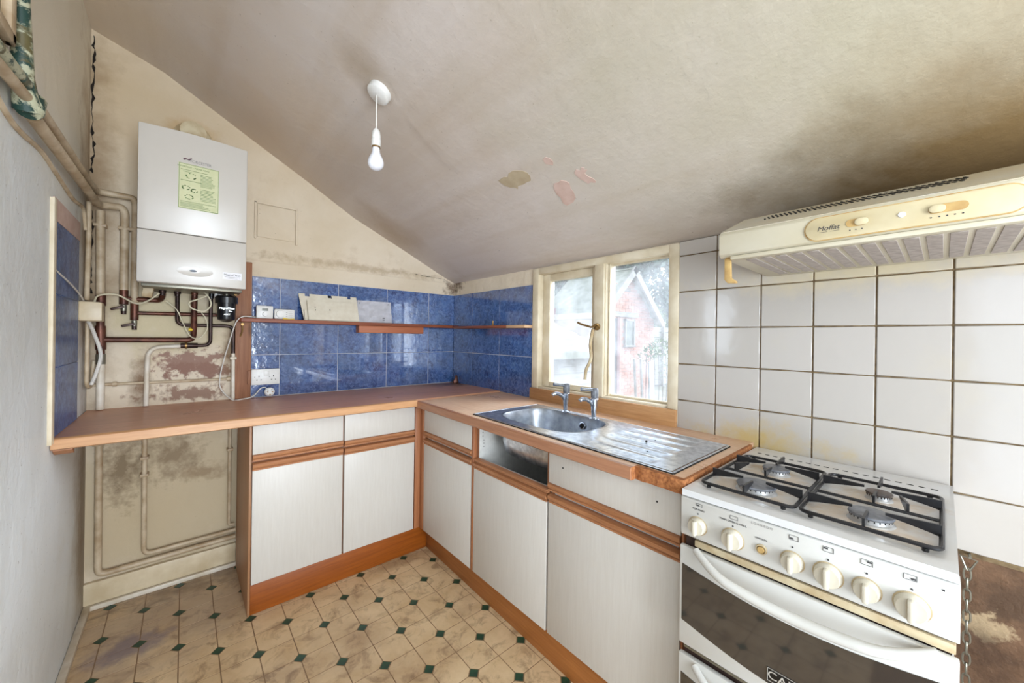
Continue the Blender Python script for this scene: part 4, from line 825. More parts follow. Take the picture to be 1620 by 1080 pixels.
def tap(x, y, label, ang):
    z = rz(y) + 0.0045; t = thing('sink_tap', label, 'tap', (x, y, z), 'pair of pillar taps behind the sink bowl')
    c_, s_ = math.cos(ang), math.sin(ang); D = lambda a, h: (x + c_ * a, y + s_ * a, z + h)
    MB().lathe([(0, 0), (0.023, 0), (0.023, 0.003), (0.013, 0.006), (0, 0.006)], (x, y, z), (0, 0, 1), 24).put('base_flange', 'chrome', t)
    MB().tube([D(0, 0.004), D(0, 0.04), D(-0.001, 0.07), D(-0.002, 0.088), D(-0.002, 0.094)], [0.0105, 0.0125, 0.017, 0.0185, 0.013], 16).put('body', 'chrome', t)
    MB().tube(spline([D(0.0, 0.048), D(0.012, 0.070), D(0.035, 0.086), D(0.060, 0.088), D(0.070, 0.082)], 5), [0.010] * 5 + [0.0095] * 5 + [0.009] * 5 + [0.0085] * 5 + [0.0095], 12).put('spout', 'chrome', t)
    MB().lathe([(0, 0), (0.0155, 0), (0.0165, 0.008), (0.0165, 0.040), (0.013, 0.046), (0, 0.046)], D(-0.003, 0.090), (0, 0, 1), 18).put('valve_head', 'cap', t)
    MB().tube([D(0.0, 0.128), D(0.03, 0.130), D(0.064, 0.134)], [0.009, 0.007, 0.0085], 10).put('lever', 'chrome', t)
    return t
tap(-0.168, -1.285, 'chrome pillar tap behind the sink bowl, the one nearer the blue tiles', math.radians(155))
tap(-0.182, -1.462, 'chrome pillar tap behind the sink bowl, the one nearer the cooker', math.radians(155))
for x, y, r_, lb in ((-0.33, -1.80, 0.0045, 'largest dark speck of grit on the steel drainer ribs'), (-0.295, -1.815, 0.0028, 'small dark grit speck right behind the largest one on the drainer'), (-0.44, -1.865, 0.0033, 'dark grit speck in the front half of the steel drainer')):
    tag(MB().lathe([(0, 0), (r_, 0), (r_ * 0.9, r_ * 0.6), (0, r_)], (x, y, rz(y) + 0.0035), (0, 0, 1), 9).put('grit', 'dark'), lb, 'debris', 'specks of grit on the drainer')

# ================================================================== CABINETS
YD = -0.525; XD = -0.545
def front_rail_x(mb, x0, x1, z0, z1, yf):  # moulded rail facing -y with grooves
    mb.prism([(yf + 0.018, z0), (yf - 0.001, z0), (yf - 0.001, z0 + 0.005), (yf + 0.002, z0 + 0.007), (yf - 0.003, z0 + 0.010), (yf - 0.007, z0 + (z1 - z0) * 0.6), (yf - 0.007, z1 - 0.004), (yf - 0.002, z1 - 0.001), (yf + 0.018, z1)], 'x', x0, x1)
def rail_y(mb, y0, y1, z0, z1, xf):
    mb.prism([(xf + 0.018, z0), (xf - 0.001, z0), (xf - 0.001, z0 + 0.005), (xf + 0.002, z0 + 0.007), (xf - 0.003, z0 + 0.010), (xf - 0.007, z0 + (z1 - z0) * 0.6), (xf - 0.007, z1 - 0.004), (xf - 0.002, z1 - 0.001), (xf + 0.018, z1)], 'y', y0, y1)
def unit_left(x0, x1, label, sidepanel=False, zo=0.0):
    t = thing('base_cabinet', label, 'cabinet', ((x0 + x1) / 2, -0.28, 0))
    mb = MB().box(x0 + 0.001, x0 + 0.016, -0.505, -0.045, 0.12, 0.84).box(x1 - 0.016, x1 - 0.001, -0.505, -0.045, 0.12, 0.84).box(x0 + 0.016, x1 - 0.016, -0.505, -0.045, 0.12, 0.136).box(x0 + 0.016, x1 - 0.016, -0.055, -0.045, 0.136, 0.84).box(x0 + 0.016, x1 - 0.016, -0.505, -0.49, 0.660 + zo, 0.676 + zo)
    mb.put('carcass', 'melamine', t)
    [MB().box(a, b, -0.5065, -0.505, c, d_).put('edge_strip', 'post', t) for a, b, c, d_ in ((x0 - 0.001, x0 + 0.017, 0.12, 0.84), (x1 - 0.017, x1 + 0.001, 0.12, 0.84), (x0 + 0.017, x1 - 0.017, 0.655, 0.69))]
    d = MB().box(x0 + 0.002, x1 - 0.002, YD, YD + 0.018, 0.136, 0.632 + zo, 0.0015).put('door', 'door_lam', t)
    mb = MB(); front_rail_x(mb, x0 + 0.002, x1 - 0.002, 0.6325 + zo, 0.665 + zo, YD); mb.put('door_rail', 'rail_x', d)
    d = MB().box(x0 + 0.002, x1 - 0.002, YD, YD + 0.018, 0.703 + zo, 0.838, 0.0015).put('drawer_front', 'door_lam', t)
    mb = MB(); front_rail_x(mb, x0 + 0.002, x1 - 0.002, 0.674 + zo, 0.7025 + zo, YD); mb.put('drawer_rail', 'rail_x', d)
    if sidepanel: MB().box(x0 - 0.010, x0 - 0.001, -0.522, -0.041, 0.001, 0.840, 0.001).put('side_panel', 'side_panel', t, 'brown oak-effect end panel')
    return t
unit_left(-1.344, -0.966, 'cream-fronted base cabinet at the left end under the back worktop', True)
unit_left(-0.962, -0.580, 'cream-fronted base cabinet under the back worktop beside the corner post', False, -0.004)
t = thing('corner_post', 'brown timber corner post where the two cabinet runs meet', 'post', (-0.55, -0.54, 0))
MB().box(-0.578, -0.527, YD - 0.002, YD + 0.016, 0.136, 0.8415, 0.002).put('left_strip', 'oak_z', t)
MB().box(XD - 0.002, XD + 0.016, -0.568, YD - 0.0025, 0.136, 0.8365, 0.002).put('right_strip', 'oak_z', t)
def unit_right(y0, y1, label, zo, drawer=True):
    t = thing('base_cabinet', label, 'cabinet', (-0.28, (y0 + y1) / 2, 0)); top = rz(min(y0, y1)) - T - 0.002
    ct = top - 0.0
    mb = MB().box(-0.525, -0.03, y1 + 0.001, y1 + 0.016, 0.12, ct).box(-0.525, -0.03, y0 - 0.016, y0 - 0.001, 0.12, ct).box(-0.525, -0.03, y1 + 0.016, y0 - 0.016, 0.12, 0.136).box(-0.04, -0.03, y1 + 0.016, y0 - 0.016, 0.136, ct).box(-0.525, -0.508, y1 + 0.016, y0 - 0.016, 0.640 + zo, 0.660 + zo)
    mb.put('carcass', 'melamine', t)
    [MB().box(-0.5265, -0.525, a, b, 0.12, ct).put('edge_strip', 'post', t) for a, b in ((y1, y1 + 0.016), (y0 - 0.016, y0))]
    d = MB().box(XD, XD + 0.018, y1 + 0.002, y0 - 0.002, 0.136, 0.616 + zo, 0.0015).put('door', 'door_lam', t)
    mb = MB(); rail_y(mb, y1 + 0.002, y0 - 0.002, 0.6165 + zo, 0.646 + zo, XD); mb.put('door_rail', 'rail_y', d)
    if drawer:
        d = MB().box(XD, XD + 0.018, y1 + 0.002, y0 - 0.002, 0.690 + zo, top - (0.002 if zo > -0.01 else 0.006), 0.0015).put('drawer_front', 'door_lam', t)
        mb = MB(); rail_y(mb, y1 + 0.002, y0 - 0.002, 0.660 + zo, 0.6895 + zo, XD); mb.put('drawer_rail', 'rail_y', d)
    return t
unit_right(-0.569, -1.036, 'cream-fronted base cabinet between the corner post and the open drawer space', 0.006)
t = unit_right(-1.052, -1.524, 'base cabinet under the sink bowl with its drawer front missing', 0.0, False)
MB().box(XD - 0.001, XD + 0.018, -1.052, -1.037, 0.136, rz(-1.05) - T - 0.001, 0.001).put('stile', 'oak_z', t)
rail = MB(); rail_y(rail, -1.522, -1.054, 0.648, 0.664, XD + 0.004); rail.put('cross_rail', 'rail_y', t)
mb = MB()
for zz in (0.812, 0.797, 0.780, 0.763, 0.742, 0.728, 0.712): mb.lathe([(0, 0), (0.0022, 0), (0.0022, 0.001), (0, 0.001)], (-0.505 + (0.006 if zz < 0.75 else 0), -1.0675, zz), (0, -1, 0), 8)
mb.put('screw_hole', 'dark', t)
MB().tube(spline([(-0.33, -1.36, 0.70), (-0.36, -1.42, 0.69), (-0.40, -1.46, 0.70), (-0.42, -1.47, 0.66)], 6), 0.012, 10).put('waste_pipe', 'white_plastic', t)
t = unit_right(-1.530, -2.026, 'cream-fronted base cabinet next to the cooker with two screw holes', 0.004)
MB().lathe([(0, 0.0), (0.003, 0), (0.003, 0.0008), (0, 0.0008)], (XD - 0.0001, -1.60, 0.765), (-1, 0, 0), 8).lathe([(0, 0.0), (0.003, 0), (0.003, 0.0008), (0, 0.0008)], (XD - 0.0001, -1.955, 0.765), (-1, 0, 0), 8).put('screw_hole', 'dark', t)
MB().box(XD - 0.001, XD + 0.016, -2.034, -2.0275, 0.002, 0.815, 0.001).put('end_strip', 'oak_z', t)
tag(MB().box(-1.344, -0.494, -0.515, -0.499, 0.001, 0.1345, 0.001).put('plinth', 'plinth_x'), 'orange oak plinth board below the back cabinets', 'plinth')
tag(MB().prism([(-0.494, -0.5155), (-0.478, -0.5155), (-0.505, -2.03), (-0.521, -2.03)], 'z', 0.001, 0.1345, 0.001).put('plinth', 'plinth_y'), 'orange oak plinth board below the sink cabinets', 'plinth')

# ================================================================== COOKER
ck = thing('gas_cooker', 'white freestanding gas cooker with four burners beside the sink worktop', 'cooker', (-0.30, -2.28, 0))
CY0, CY1 = -2.510, -2.052; CXF = -0.600; ZT = 0.848
box('body', 'enamel', ck, CXF + 0.03, -0.016, CY0 + 0.004, CY1 - 0.004, 0.03, 0.826, 0.004)
# hob tray with shallow well
tt = bmesh.new(); nx, ny = 40, 34; g = []
def well(x, y):
    a = min((x + 0.555) / 0.02, (-0.150 - x) / 0.02, 1); b = min((y - (CY0 + 0.018)) / 0.02, ((CY1 - 0.018) - y) / 0.02, 1)
    d = 0.007 * max(0, min(a, b)) * 1.0
    for (bx_, by_, br_) in ((-0.271, -2.174, 0.062), (-0.457, -2.176, 0.075), (-0.28, -2.389, 0.055), (-0.452, -2.390, 0.075)):
        q = math.hypot(x - bx_, y - by_) / br_
        if q < 1.3: d = d * 1.0 + 0.004 * max(0, math.cos(min(q, 1.3) / 1.3 * 1.5708)) * -1
    return -d
for j in range(ny + 1):
    y = CY0 + (CY1 - CY0) * j / ny
    g.append([tt.verts.new((CXF - 0.002 + (-0.016 - CXF + 0.002) * i / nx, y, ZT + well(CXF + (-0.016 - CXF) * i / nx, y))) for i in range(nx + 1)])
for a, b in zip(g, g[1:]):
    for i in range(nx): tt.faces.new((a[i], a[i + 1], b[i + 1], b[i]))
per = [g[0][i] for i in range(nx + 1)] + [g[j][nx] for j in range(1, ny + 1)] + [g[ny][i] for i in range(nx - 1, -1, -1)] + [g[j][0] for j in range(ny - 1, 0, -1)]
low = [tt.verts.new((v.co.x, v.co.y, 0.832)) for v in per]
for i in range(len(per)): tt.faces.new((per[i], low[i], low[(i + 1) % len(per)], per[(i + 1) % len(per)]))
MB().add(tt).put('hob_top', 'enamel_soiled', ck, smooth=50)
mb = MB()
for i in range(19): mb.lathe([(0, 0.0), (0.0045, 0), (0.0045, 0.0006), (0, 0.0006)], (-0.095, -2.084 - 0.394 * i / 18, ZT), (0, 0, 1), 12, (0.8, 1.5))
mb.put('vent_hole', 'dark', ck)
# control panel
pn = MB().prism([(CXF + 0.04, 0.732), (CXF, 0.732), (CXF - 0.002, 0.738), (CXF - 0.002, 0.826), (CXF + 0.002, 0.830), (CXF + 0.04, 0.830)], 'y', CY0 - 0.002, CY1 + 0.002, 0.0015).put('control_panel', 'enamel', ck)
PXF = CXF - 0.0025
for i, (ky, rr_) in enumerate(((-2.092, 0.0205), (-2.171, 0.0225), (-2.285, 0.0195), (-2.343, 0.0225), (-2.399, 0.0195), (-2.457, 0.0225))):
    kb = MB().lathe([(0, 0.016), (rr_ * 0.86, 0.016), (rr_ * 0.95, 0.012), (rr_, 0.002), (rr_, 0), (0, 0)], (PXF, ky, 0.767), (-1, 0, 0), 32).put('knob', 'knob', ck)
    MB().box(PXF - 0.027, PXF - 0.010, ky - 0.0048, ky + 0.0048, 0.767 - rr_ * 0.86, 0.767 + rr_ * 0.86, 0.0035).put('knob_grip', 'knob', kb)
    MB().lathe([(rr_, 0), (rr_ + 0.0022, 0), (rr_ + 0.0022, 0.0006), (rr_, 0.0006)], (PXF, ky, 0.767), (-1, 0, 0), 32).put('knob_ring', 'cream_trim', kb)
    MB().lathe([(0, 0), (0.0018, 0), (0.0018, 0.0006), (0, 0.0006)], (PXF + 0.0002, ky, 0.7965), (-1, 0, 0), 10).put('pointer_dot', 'ink', ck)
ib = MB().lathe([(0, 0.004), (0.0065, 0.004), (0.0075, 0), (0, 0)], (PXF - 0.002, -2.229, 0.768), (-1, 0, 0), 20).put('ignition_button', 'amber', ck)
MB().lathe([(0.0085, 0.004), (0.0105, 0.004), (0.0115, 0), (0.0, 0)], (PXF, -2.229, 0.768), (-1, 0, 0), 20).put('button_ring', 'cream_trim', ib)
def icon(y, z, w, h, q):
    mb = MB(); L = lambda y0, y1, z0, z1: mb.box(PXF - 0.0005, PXF + 0.0003, y0, y1, z0, z1)
    L(y - w, y + w, z + h - 0.0005, z + h); L(y - w, y + w, z - h, z - h + 0.0005); L(y - w - 0.0003, y - w + 0.0003, z - h, z + h); L(y + w - 0.0003, y + w + 0.0003, z - h, z + h)
    yo = y + (w * 0.45 if q in (1, 2) else -w * 0.45); zo_ = z + (h * 0.35 if q in (2, 3) else -h * 0.35)
    if q: L(yo - w * 0.38, yo + w * 0.38, zo_ - h * 0.30, zo_ + h * 0.30)
    mb.put('panel_icon', 'ink', pn, smooth=0)
for a in ((-2.287, 0.8165, 0.008, 0.005, 1), (-2.343, 0.8165, 0.008, 0.005, 2), (-2.399, 0.8165, 0.008, 0.005, 3), (-2.455, 0.8165, 0.008, 0.005, 4), (-2.173, 0.8165, 0.008, 0.004, 0), (-2.095, 0.819, 0.007, 0.003, 1)): icon(*a)
box('panel_screw', 'ink', pn, PXF - 0.0005, PXF + 0.0003, -2.495, -2.492, 0.812, 0.815)
text('panel_text', pn, 'TOP OVEN', 0.0060, (PXF - 0.0002, -2.093, 0.807), '-x', 'ink', 0.0002)
text('panel_text', pn, 'MAIN OVEN & GRILL', 0.0062, (PXF - 0.0002, -2.171, 0.806), '-x', 'ink', 0.0002)
text('panel_text', pn, 'IGNITION', 0.0052, (PXF - 0.0002, -2.228, 0.790), '-x', 'ink', 0.0002)
text('panel_text', pn, 'L O R R E D O', 0.0068, (PXF - 0.0002, -2.229, 0.820), '-x', 'ink_faint', 0.0002)
# recess strip between panel and door
box('top_door_trim', 'cream_trim', ck, CXF + 0.004, CXF + 0.02, CY0 + 0.002, CY1 - 0.030, 0.709, 0.7255, 0.002)
box('oven_frame', 'dark_copper', ck, CXF + 0.012, CXF + 0.031, CY0 + 0.006, CY1 - 0.006, 0.06, 0.731)
def oven_door(z0, z1, nm, lab, gz_bot, gz_side_bot, gz_side_top, gz_top, hz):
    d = MB().box(CXF - 0.004, CXF + 0.010, CY0 - 0.002, CY1 + 0.003, z0, z1, 0.003).put(nm, 'enamel', ck, lab)
    n = 24; ya, yb = CY0 + 0.004, CY1 - 0.004
    low = []; up = []
    for i in range(n + 1):
        u = i / n; y = ya + (yb - ya) * u; c_ = math.sin(math.pi * u)
        low.append((y, gz_side_bot + (gz_bot - gz_side_bot) * c_)); up.append((y, gz_side_top + (gz_top - gz_side_top) * c_))
    MB().prism(low + up[::-1], 'x', CXF - 0.0052, CXF - 0.003).put('door_glass', 'oven_glass', d)
    pts = []; rad = []
    y0h, y1h = CY1 - 0.038, CY0 + 0.022
    for i in range(21):
        u = i / 20; c_ = math.sin(math.pi * u); e = min(1, 4.5 * min(u, 1 - u)); out = math.sin(e * 1.5708)
        pts.append((CXF - 0.006 - 0.034 * out, y0h + (y1h - y0h) * u, hz - 0.036 * (0.35 * out + 0.65 * c_))); rad.append(0.0085 + 0.003 * c_)
    mb = MB().tube(pts, rad, 14)
    mb.put('handle', 'enamel', d, 'curved white bar handle', smooth=60); return d
od = oven_door(0.456, 0.705, 'upper_oven_door', None, 0.484, 0.517, 0.660, 0.632, 0.706)
od2 = oven_door(0.075, 0.430, 'lower_oven_door', None, 0.13, 0.16, 0.384, 0.358, 0.418)
bd_ = box('badge', 'black', od, CXF - 0.0064, CXF - 0.005, -2.365, -2.243, 0.492, 0.521, 0.0004)
mb = MB()
for a in ((-2.364, -2.244, 0.5195, 0.5205), (-2.364, -2.244, 0.4925, 0.4935), (-2.2450, -2.2440, 0.4925, 0.5205), (-2.3640, -2.3630, 0.4925, 0.5205)): mb.box(CXF - 0.007, CXF - 0.006, *a)
mb.put('badge_border', 'silver', bd_, smooth=0)
text('badge_text', bd_, 'CANNON', 0.0235, (CXF - 0.0066, -2.304, 0.5063), '-x', 'silver', 0.0003, None, 1.12)
box('door_gap_strip', 'galv', ck, CXF + 0.0, CXF + 0.012, CY0 + 0.004, CY1 - 0.008, 0.4465, 0.4535, 0.001)
for yy in (CY0 + 0.05, CY1 - 0.05):
    for xx in (-0.52, -0.08): MB().lathe([(0, 0), (0.018, 0), (0.014, 0.03), (0, 0.03)], (xx, yy, 0.0005), (0, 0, 1), 14).put('foot', 'black', ck)
def burner(x, y, r_, mat, label=None):
    b = MB().lathe([(0, 0.0), (r_ * 1.12, 0), (r_ * 1.06, 0.004), (r_ * 0.96, 0.006), (r_ * 0.94, 0.015), (0, 0.015)], (x, y, ZT - 0.006), (0, 0, 1), 32).put('burner', 'alu', ck)
    MB().lathe([(0, 0.0), (r_ * 1.0, 0), (r_ * 1.05, 0.003), (r_ * 1.0, 0.006), (0, 0.008)], (x, y, ZT + 0.0085), (0, 0, 1), 32).put('burner_cap', mat, b)
    mb = MB()
    for i in range(24): a = 6.2832 * i / 24; mb.box(x + 0.94 * r_ * math.cos(a) - 0.001, x + 0.94 * r_ * math.cos(a) + 0.001, y + 0.94 * r_ * math.sin(a) - 0.001, y + 0.94 * r_ * math.sin(a) + 0.001, ZT + 0.0045, ZT + 0.0085)
    mb.put('flame_slots', 'dark', b)
burner(-0.271, -2.174, 0.032, 'cap'); burner(-0.457, -2.176, 0.042, 'cap'); burner(-0.280, -2.389, 0.024, 'capbrown'); burner(-0.452, -2.390, 0.036, 'cap')
def grid_support(y0, y1, right):
    t = thing('pan_support', 'black enamel pan support over the ' + ('two burners nearer the chain, right half of the hob' if right else 'two burners nearer the sink, left half of the hob'), 'pan support', (-0.35, (y0 + y1) / 2, ZT), 'pan supports on the cooker')
    x0, x1 = -0.535, -0.180; z = ZT + 0.0068; cr = 0.016
    pts = []
    for (cx_, cy_, a0) in ((x1 - cr, y0 - cr, 0), (x0 + cr, y0 - cr, 90), (x0 + cr, y1 + cr, 180), (x1 - cr, y1 + cr, 270)):
        for q in range(5): a = math.radians(a0 + 90 * q / 4); pts.append((cx_ + cr * math.cos(a), cy_ + cr * math.sin(a), z))
    MB().tube(pts, 0.0042, 8, closed=True).put('frame', 'grid', t)
    xm = -0.365; MB().tube([(xm, y0, z), (xm, y1, z)], 0.0038, 8).put('cross_bar', 'grid', t)
    yc = (y0 + y1) / 2
    def fin(a, b, h0=0.0, h1=0.020):
        # tapered blade from frame point a towards b
        A = Vector((*a, 0)); B = Vector((*b, 0)); d = (B - A).normalized(); n_ = Vector((-d.y, d.x, 0)) * 0.0023; tt = bmesh.new(); vs = []
        for s_ in (1, -1):
            for p, zz in ((A, z - 0.003), (A, z + h1), (A + d * 0.012, z + h1), (B, z + h1 - 0.003), (B, z + h1 - 0.008), (A + d * 0.02, z + 0.002)): vs.append(tt.verts.new(p + n_ * s_ + Vector((0, 0, zz))))
        tt.faces.new(vs[:6]); tt.faces.new(vs[6:][::-1])
        for i in range(6): tt.faces.new((vs[i], vs[6 + i], vs[6 + (i + 1) % 6], vs[(i + 1) % 6]))
        MB().add(tt).put('finger', 'grid', t)
    for bx_, dist in ((-0.271 if not right else -0.28, 0.024), (-0.455, 0.026)):
        fin((bx_, y0), (bx_, yc + dist)); fin((bx_, y1), (bx_, yc - dist))
    fin((x0, yc), (-0.452 - 0.020, yc)); fin((x1, yc), (-0.28 + 0.020, yc)); fin((xm, yc), (-0.28 - 0.030, yc))
    if right: fin((xm, yc - 0.055), (-0.30, yc - 0.040))
    else: fin((xm, yc + 0.075), (-0.315, yc + 0.055))
    for px_, py_ in ((x0, y0 - 0.02), (x1, y0 - 0.02), (x0, y1 + 0.02), (x1, y1 + 0.02)): MB().lathe([(0, 0), (0.005, 0), (0.005, 0.006), (0, 0.006)], (px_, py_, ZT - 0.0025), (0, 0, 1), 8).put('foot', 'black', t)
    return t
grid_support(-2.071, -2.272, False); grid_support(-2.282, -2.491, True)
# chain
ch = thing('safety_chain', 'steel safety chain hanging from a hook right of the cooker', 'chain', (-0.035, -2.535, 0.33))
MB().tube([(-0.03, -2.524, 0.675), (-0.033, -2.552, 0.673), (-0.030, -2.540, 0.642), (-0.030, -2.535, 0.642)], 0.0026, 8, closed=True).put('hook_ring', 'galv', ch)
MB().tube([(0.0, -2.540, 0.676), (-0.035, -2.540, 0.676)], 0.003, 8).put('wall_hook', 'galv', ch)
zc = 0.634
for i in range(22):
    pts = []
    for q in range(14):
        a = 6.2832 * q / 14; w_, h_ = 0.0062 * math.cos(a), 0.0135 * math.sin(a) + (0.003 if math.sin(a) > 0 else -0.003)
        pts.append((-0.030 + (w_ if i % 2 else 0), -2.536 + (0 if i % 2 else w_), zc - 0.003 + h_))
    MB().tube(pts, 0.0022, 6, closed=True).put('chain_link', 'galv', ch); zc -= 0.0275
    if zc < 0.05: break

# ================================================================== HOOD
hd = thing('cooker_hood', 'yellowed cream cooker hood with sliding switches above the cooker', 'cooker hood', (-0.22, -2.43, 1.455))
HY1, HY0 = -2.076, -2.784
MB().prism([(-0.0085, 1.458), (-0.438, 1.458), (-0.450, 1.466), (-0.450, 1.518), (-0.444, 1.5265), (-0.250, 1.606), (-0.0085, 1.614)], 'y', HY0, HY1, 0.002).put('housing', 'hood', hd)
SL = math.atan2(0.0795, 0.194)
MB().obox((-0.347, (HY0 + HY1) / 2, 1.5668), (0.206, HY1 - HY0 - 0.004, 0.003), (0, -SL, 0)).put('top_face', 'hood_top', hd)
for row in range(3):
    for i in range(36):
        u = 0.116 + row * 0.022; x = -0.444 + u * math.cos(SL); z = 1.5265 + u * math.sin(SL)
        y = -2.155 - i * 0.0102 - row * 0.003
        o = None
        key = ('hoodslot',)
        if key not in _tc:
            o = MB().obox((x, y, z + 0.0022), (0.0170, 0.0040, 0.003), (0, -SL, 0.30)).put('vent_slot', 'dark', hd, origin=(x, y, z)); _tc[key] = o.data
        else:
            o = bpy.data.objects.new('vent_slot', _tc[key]); COL.objects.link(o); o.parent = hd; o.location = Vector((x, y, z)) - wloc(hd)
def capsule(y0, y1, z0, z1, n=12):
    r = (z1 - z0) / 2; zc_ = (z0 + z1) / 2; out = []
    for i in range(n + 1): a = -math.pi / 2 + math.pi * i / n; out.append((y1 - r + r * math.cos(a), zc_ + r * math.sin(a)))
    for i in range(n + 1): a = math.pi / 2 + math.pi * i / n; out.append((y0 + r + r * math.cos(a), zc_ + r * math.sin(a)))
    return out
cp = MB().prism(capsule(-2.588, -2.270, 1.4665, 1.5180), 'x', -0.4535, -0.449, 0.0008).put('control_plate', 'hood_panel', hd)
MB().prism(capsule(-2.5905, -2.2675, 1.4645, 1.5200), 'x', -0.4520, -0.449).put('plate_border', 'amber', cp)
for (a, b, kx) in ((-2.377, -2.343, -2.369), (-2.519, -2.467, -2.479)):
    s_ = MB().prism(capsule(a, b, 1.4855, 1.5025), 'x', -0.4545, -0.453).put('slider_slot', 'amber', cp)
    MB().prism(capsule(kx - 0.0115, kx + 0.0115, 1.4862, 1.5018), 'x', -0.459, -0.4543, 0.0015).put('slider_knob', 'hood_panel', s_)
MB().lathe([(0, 0.002), (0.005, 0.002), (0.006, 0.0), (0, 0)], (-0.4535, -2.430, 1.4945), (-1, 0, 0), 18).put('indicator_lamp', 'white_plastic', cp)
text('logo_text', cp, 'Moffat', 0.0155, (-0.4538, -2.312, 1.4915), '-x', 'ink', 0.0002, 'dark script maker name', 1.0, shear=0.25)
MB().box(-0.454, -0.4534, -2.332, -2.315, 1.483, 1.4836).box(-0.454, -0.4534, -2.311, -2.296, 1.483, 1.4836).put('logo_underline', 'ink', cp, smooth=0)
mb = MB()
for y_ in (-2.350, -2.360, -2.370, -2.471, -2.482, -2.492, -2.502, -2.512): mb.lathe([(0, 0), (0.0014, 0), (0.0014, 0.0005), (0, 0.0005)], (-0.4535, y_, 1.4785), (-1, 0, 0), 8)
mb.put('switch_marks', 'ink', cp)
MB().box(-0.447, -0.425, HY0 + 0.01, HY1 - 0.028, 1.4495, 1.460, 0.002).put('visor_strip', 'hood', hd)
uf = MB().box(-0.424, -0.03, HY0 + 0.012, HY1 - 0.014, 1.4545, 1.4585, 0.001).put('underside_frame', 'hood', hd)
for i in range(18):
    y = -2.128 - i * 0.0335
    piece('filter_panel', hd, 'filter', -0.400, -0.075, y - 0.0245, y, 1.4522, 1.4545, 0.0008)
MB().prism([(-0.418, -2.096), (-0.440, -2.104), (-0.440, -2.090), (-0.418, -2.082)], 'z', 1.456, 1.4585).put('hinge', 'amber', hd)
MB().prism([(-2.086, 1.456), (-2.086, 1.398), (-2.094, 1.388), (-2.116, 1.386), (-2.117, 1.391), (-2.103, 1.402), (-2.101, 1.456)], 'x', -0.436, -0.426, 0.001).put('visor_catch', 'amber', hd)

# ================================================================== PENDANT
lp = thing('pendant_lamp', 'white ceiling pendant with a bare unlit bulb', 'lamp', (-1.035, -1.09, 2.138))
nrm = Vector((-(2.138 - 1.98), 0, -(1.03 - 0.759))).normalized()
MB().lathe([(0, 0.026), (0.036, 0.026), (0.041, 0.022), (0.043, 0), (0, 0)], (-1.030, -1.105, 2.139), nrm, 32).put('ceiling_rose', 'white_plastic', lp)
PXl, PYl = -1.040, -1.105
MB().tube([(PXl - 0.004, PYl, 2.118), (PXl - 0.004, PYl, 1.985)], 0.0022, 8).put('flex', 'cable_w', lp)
MB().lathe([(0, 0.088), (0.006, 0.088), (0.013, 0.078), (0.0155, 0.06), (0.0155, 0.052), (0.014, 0.050), (0.0165, 0.048), (0.0165, 0.022), (0, 0.022)], (PXl - 0.004, PYl, 1.905), (0, 0, 1), 24).put('lamp_holder', 'white_plastic', lp)
MB().lathe([(0, 0), (0.0150, 0), (0.0150, 0.006), (0, 0.006)], (PXl - 0.004, PYl, 1.922), (0, 0, 1), 20).put('lamp_collar', 'brass', lp)
MB().lathe([(0, 0.0), (0.012, 0.002), (0.022, 0.009), (0.0275, 0.020), (0.028, 0.030), (0.025, 0.042), (0.018, 0.056), (0.014, 0.066), (0.0125, 0.082), (0, 0.083)], (PXl - 0.004, PYl, 1.840), (0, 0, 1), 28).put('light_bulb', 'bulb', lp, smooth=60)

# ================================================================== OUTDOORS
gr = struct(MB().box(0.13, 30, -12, 24, -0.30, -0.15).put('trim_4', 'grass')); gr.name = 'ground'
# weatherboard lean-to
sh = thing('garden_shed', 'low shed with pale overlapping weatherboards seen through the left window pane', 'shed', (1.9, 1.2, -0.15))
box('shed_body', 'mortar', sh, 0.9, 2.75, 0.66, 2.2, -0.15, 0.98)
for i in range(7):
    z = -0.14 + i * 0.155
    MB().prism([(0.655, z), (0.612, z), (0.632, z + 0.158), (0.655, z + 0.158)], 'x', 0.9, 2.76).put('weatherboard', 'board', sh, smooth=0)
for i in range(8):
    a, b = i / 8, (i + 1.06) / 8
    y0_, z0_, y1_, z1_ = 0.50 + a * 1.6, 1.03 + a * 0.60, 0.50 + b * 1.6, 1.03 + b * 0.60
    MB().prism([(y0_, z0_), (y0_, z0_ + 0.05), (y1_, z1_ + 0.02), (y1_, z1_)], 'x', 0.8, 2.85).put('roof_board', 'board', sh, smooth=0)
MB().box(0.8, 2.85, 0.47, 0.50, 0.98, 1.06).put('fascia', 'roof', sh)
# brick outbuilding
def bricks(mb, x0, x1, y, z0, z1, inside=lambda x, z: True, bw=0.215, bh=0.065, g_=0.010):
    r_ = 0; z = z0
    while z < z1:
        x = x0 - (bw / 2 if r_ % 2 else 0)
        while x < x1:
            xa, xb = max(x, x0), min(x + bw, x1)
            if xb - xa > 0.03 and inside((xa + xb) / 2, z + bh / 2): mb.box(xa, xb, y - 0.006, y + 0.02, z, min(z + bh, z1))
            x += bw + g_
        z += bh + g_; r_ += 1
ob = thing('brick_outbuilding', 'pale brick outbuilding with steep gable and dark doorway, through right window pane', 'outbuilding', (5.66, 2.6, -0.15))
MB().prism([(4.40, -0.15), (6.80, -0.15), (6.80, 1.72), (5.66, 2.74), (4.40, 1.62)], 'y', 2.01, 3.6).put('core_wall', 'mortar', ob)
mb = MB()
def ins(x, z):
    if z > 2.74 - abs(x - 5.66) * 0.90 - 0.06: return False
    if 4.44 < x < 5.32 and z < 1.66: return False
    if 5.52 < x < 5.90 and 1.08 < z < 1.66: return False
    return True
bricks(mb, 4.45, 6.78, 2.005, -0.14, 2.7, ins); mb.put('brickwork', 'brick', ob, smooth=0, kind='stuff')
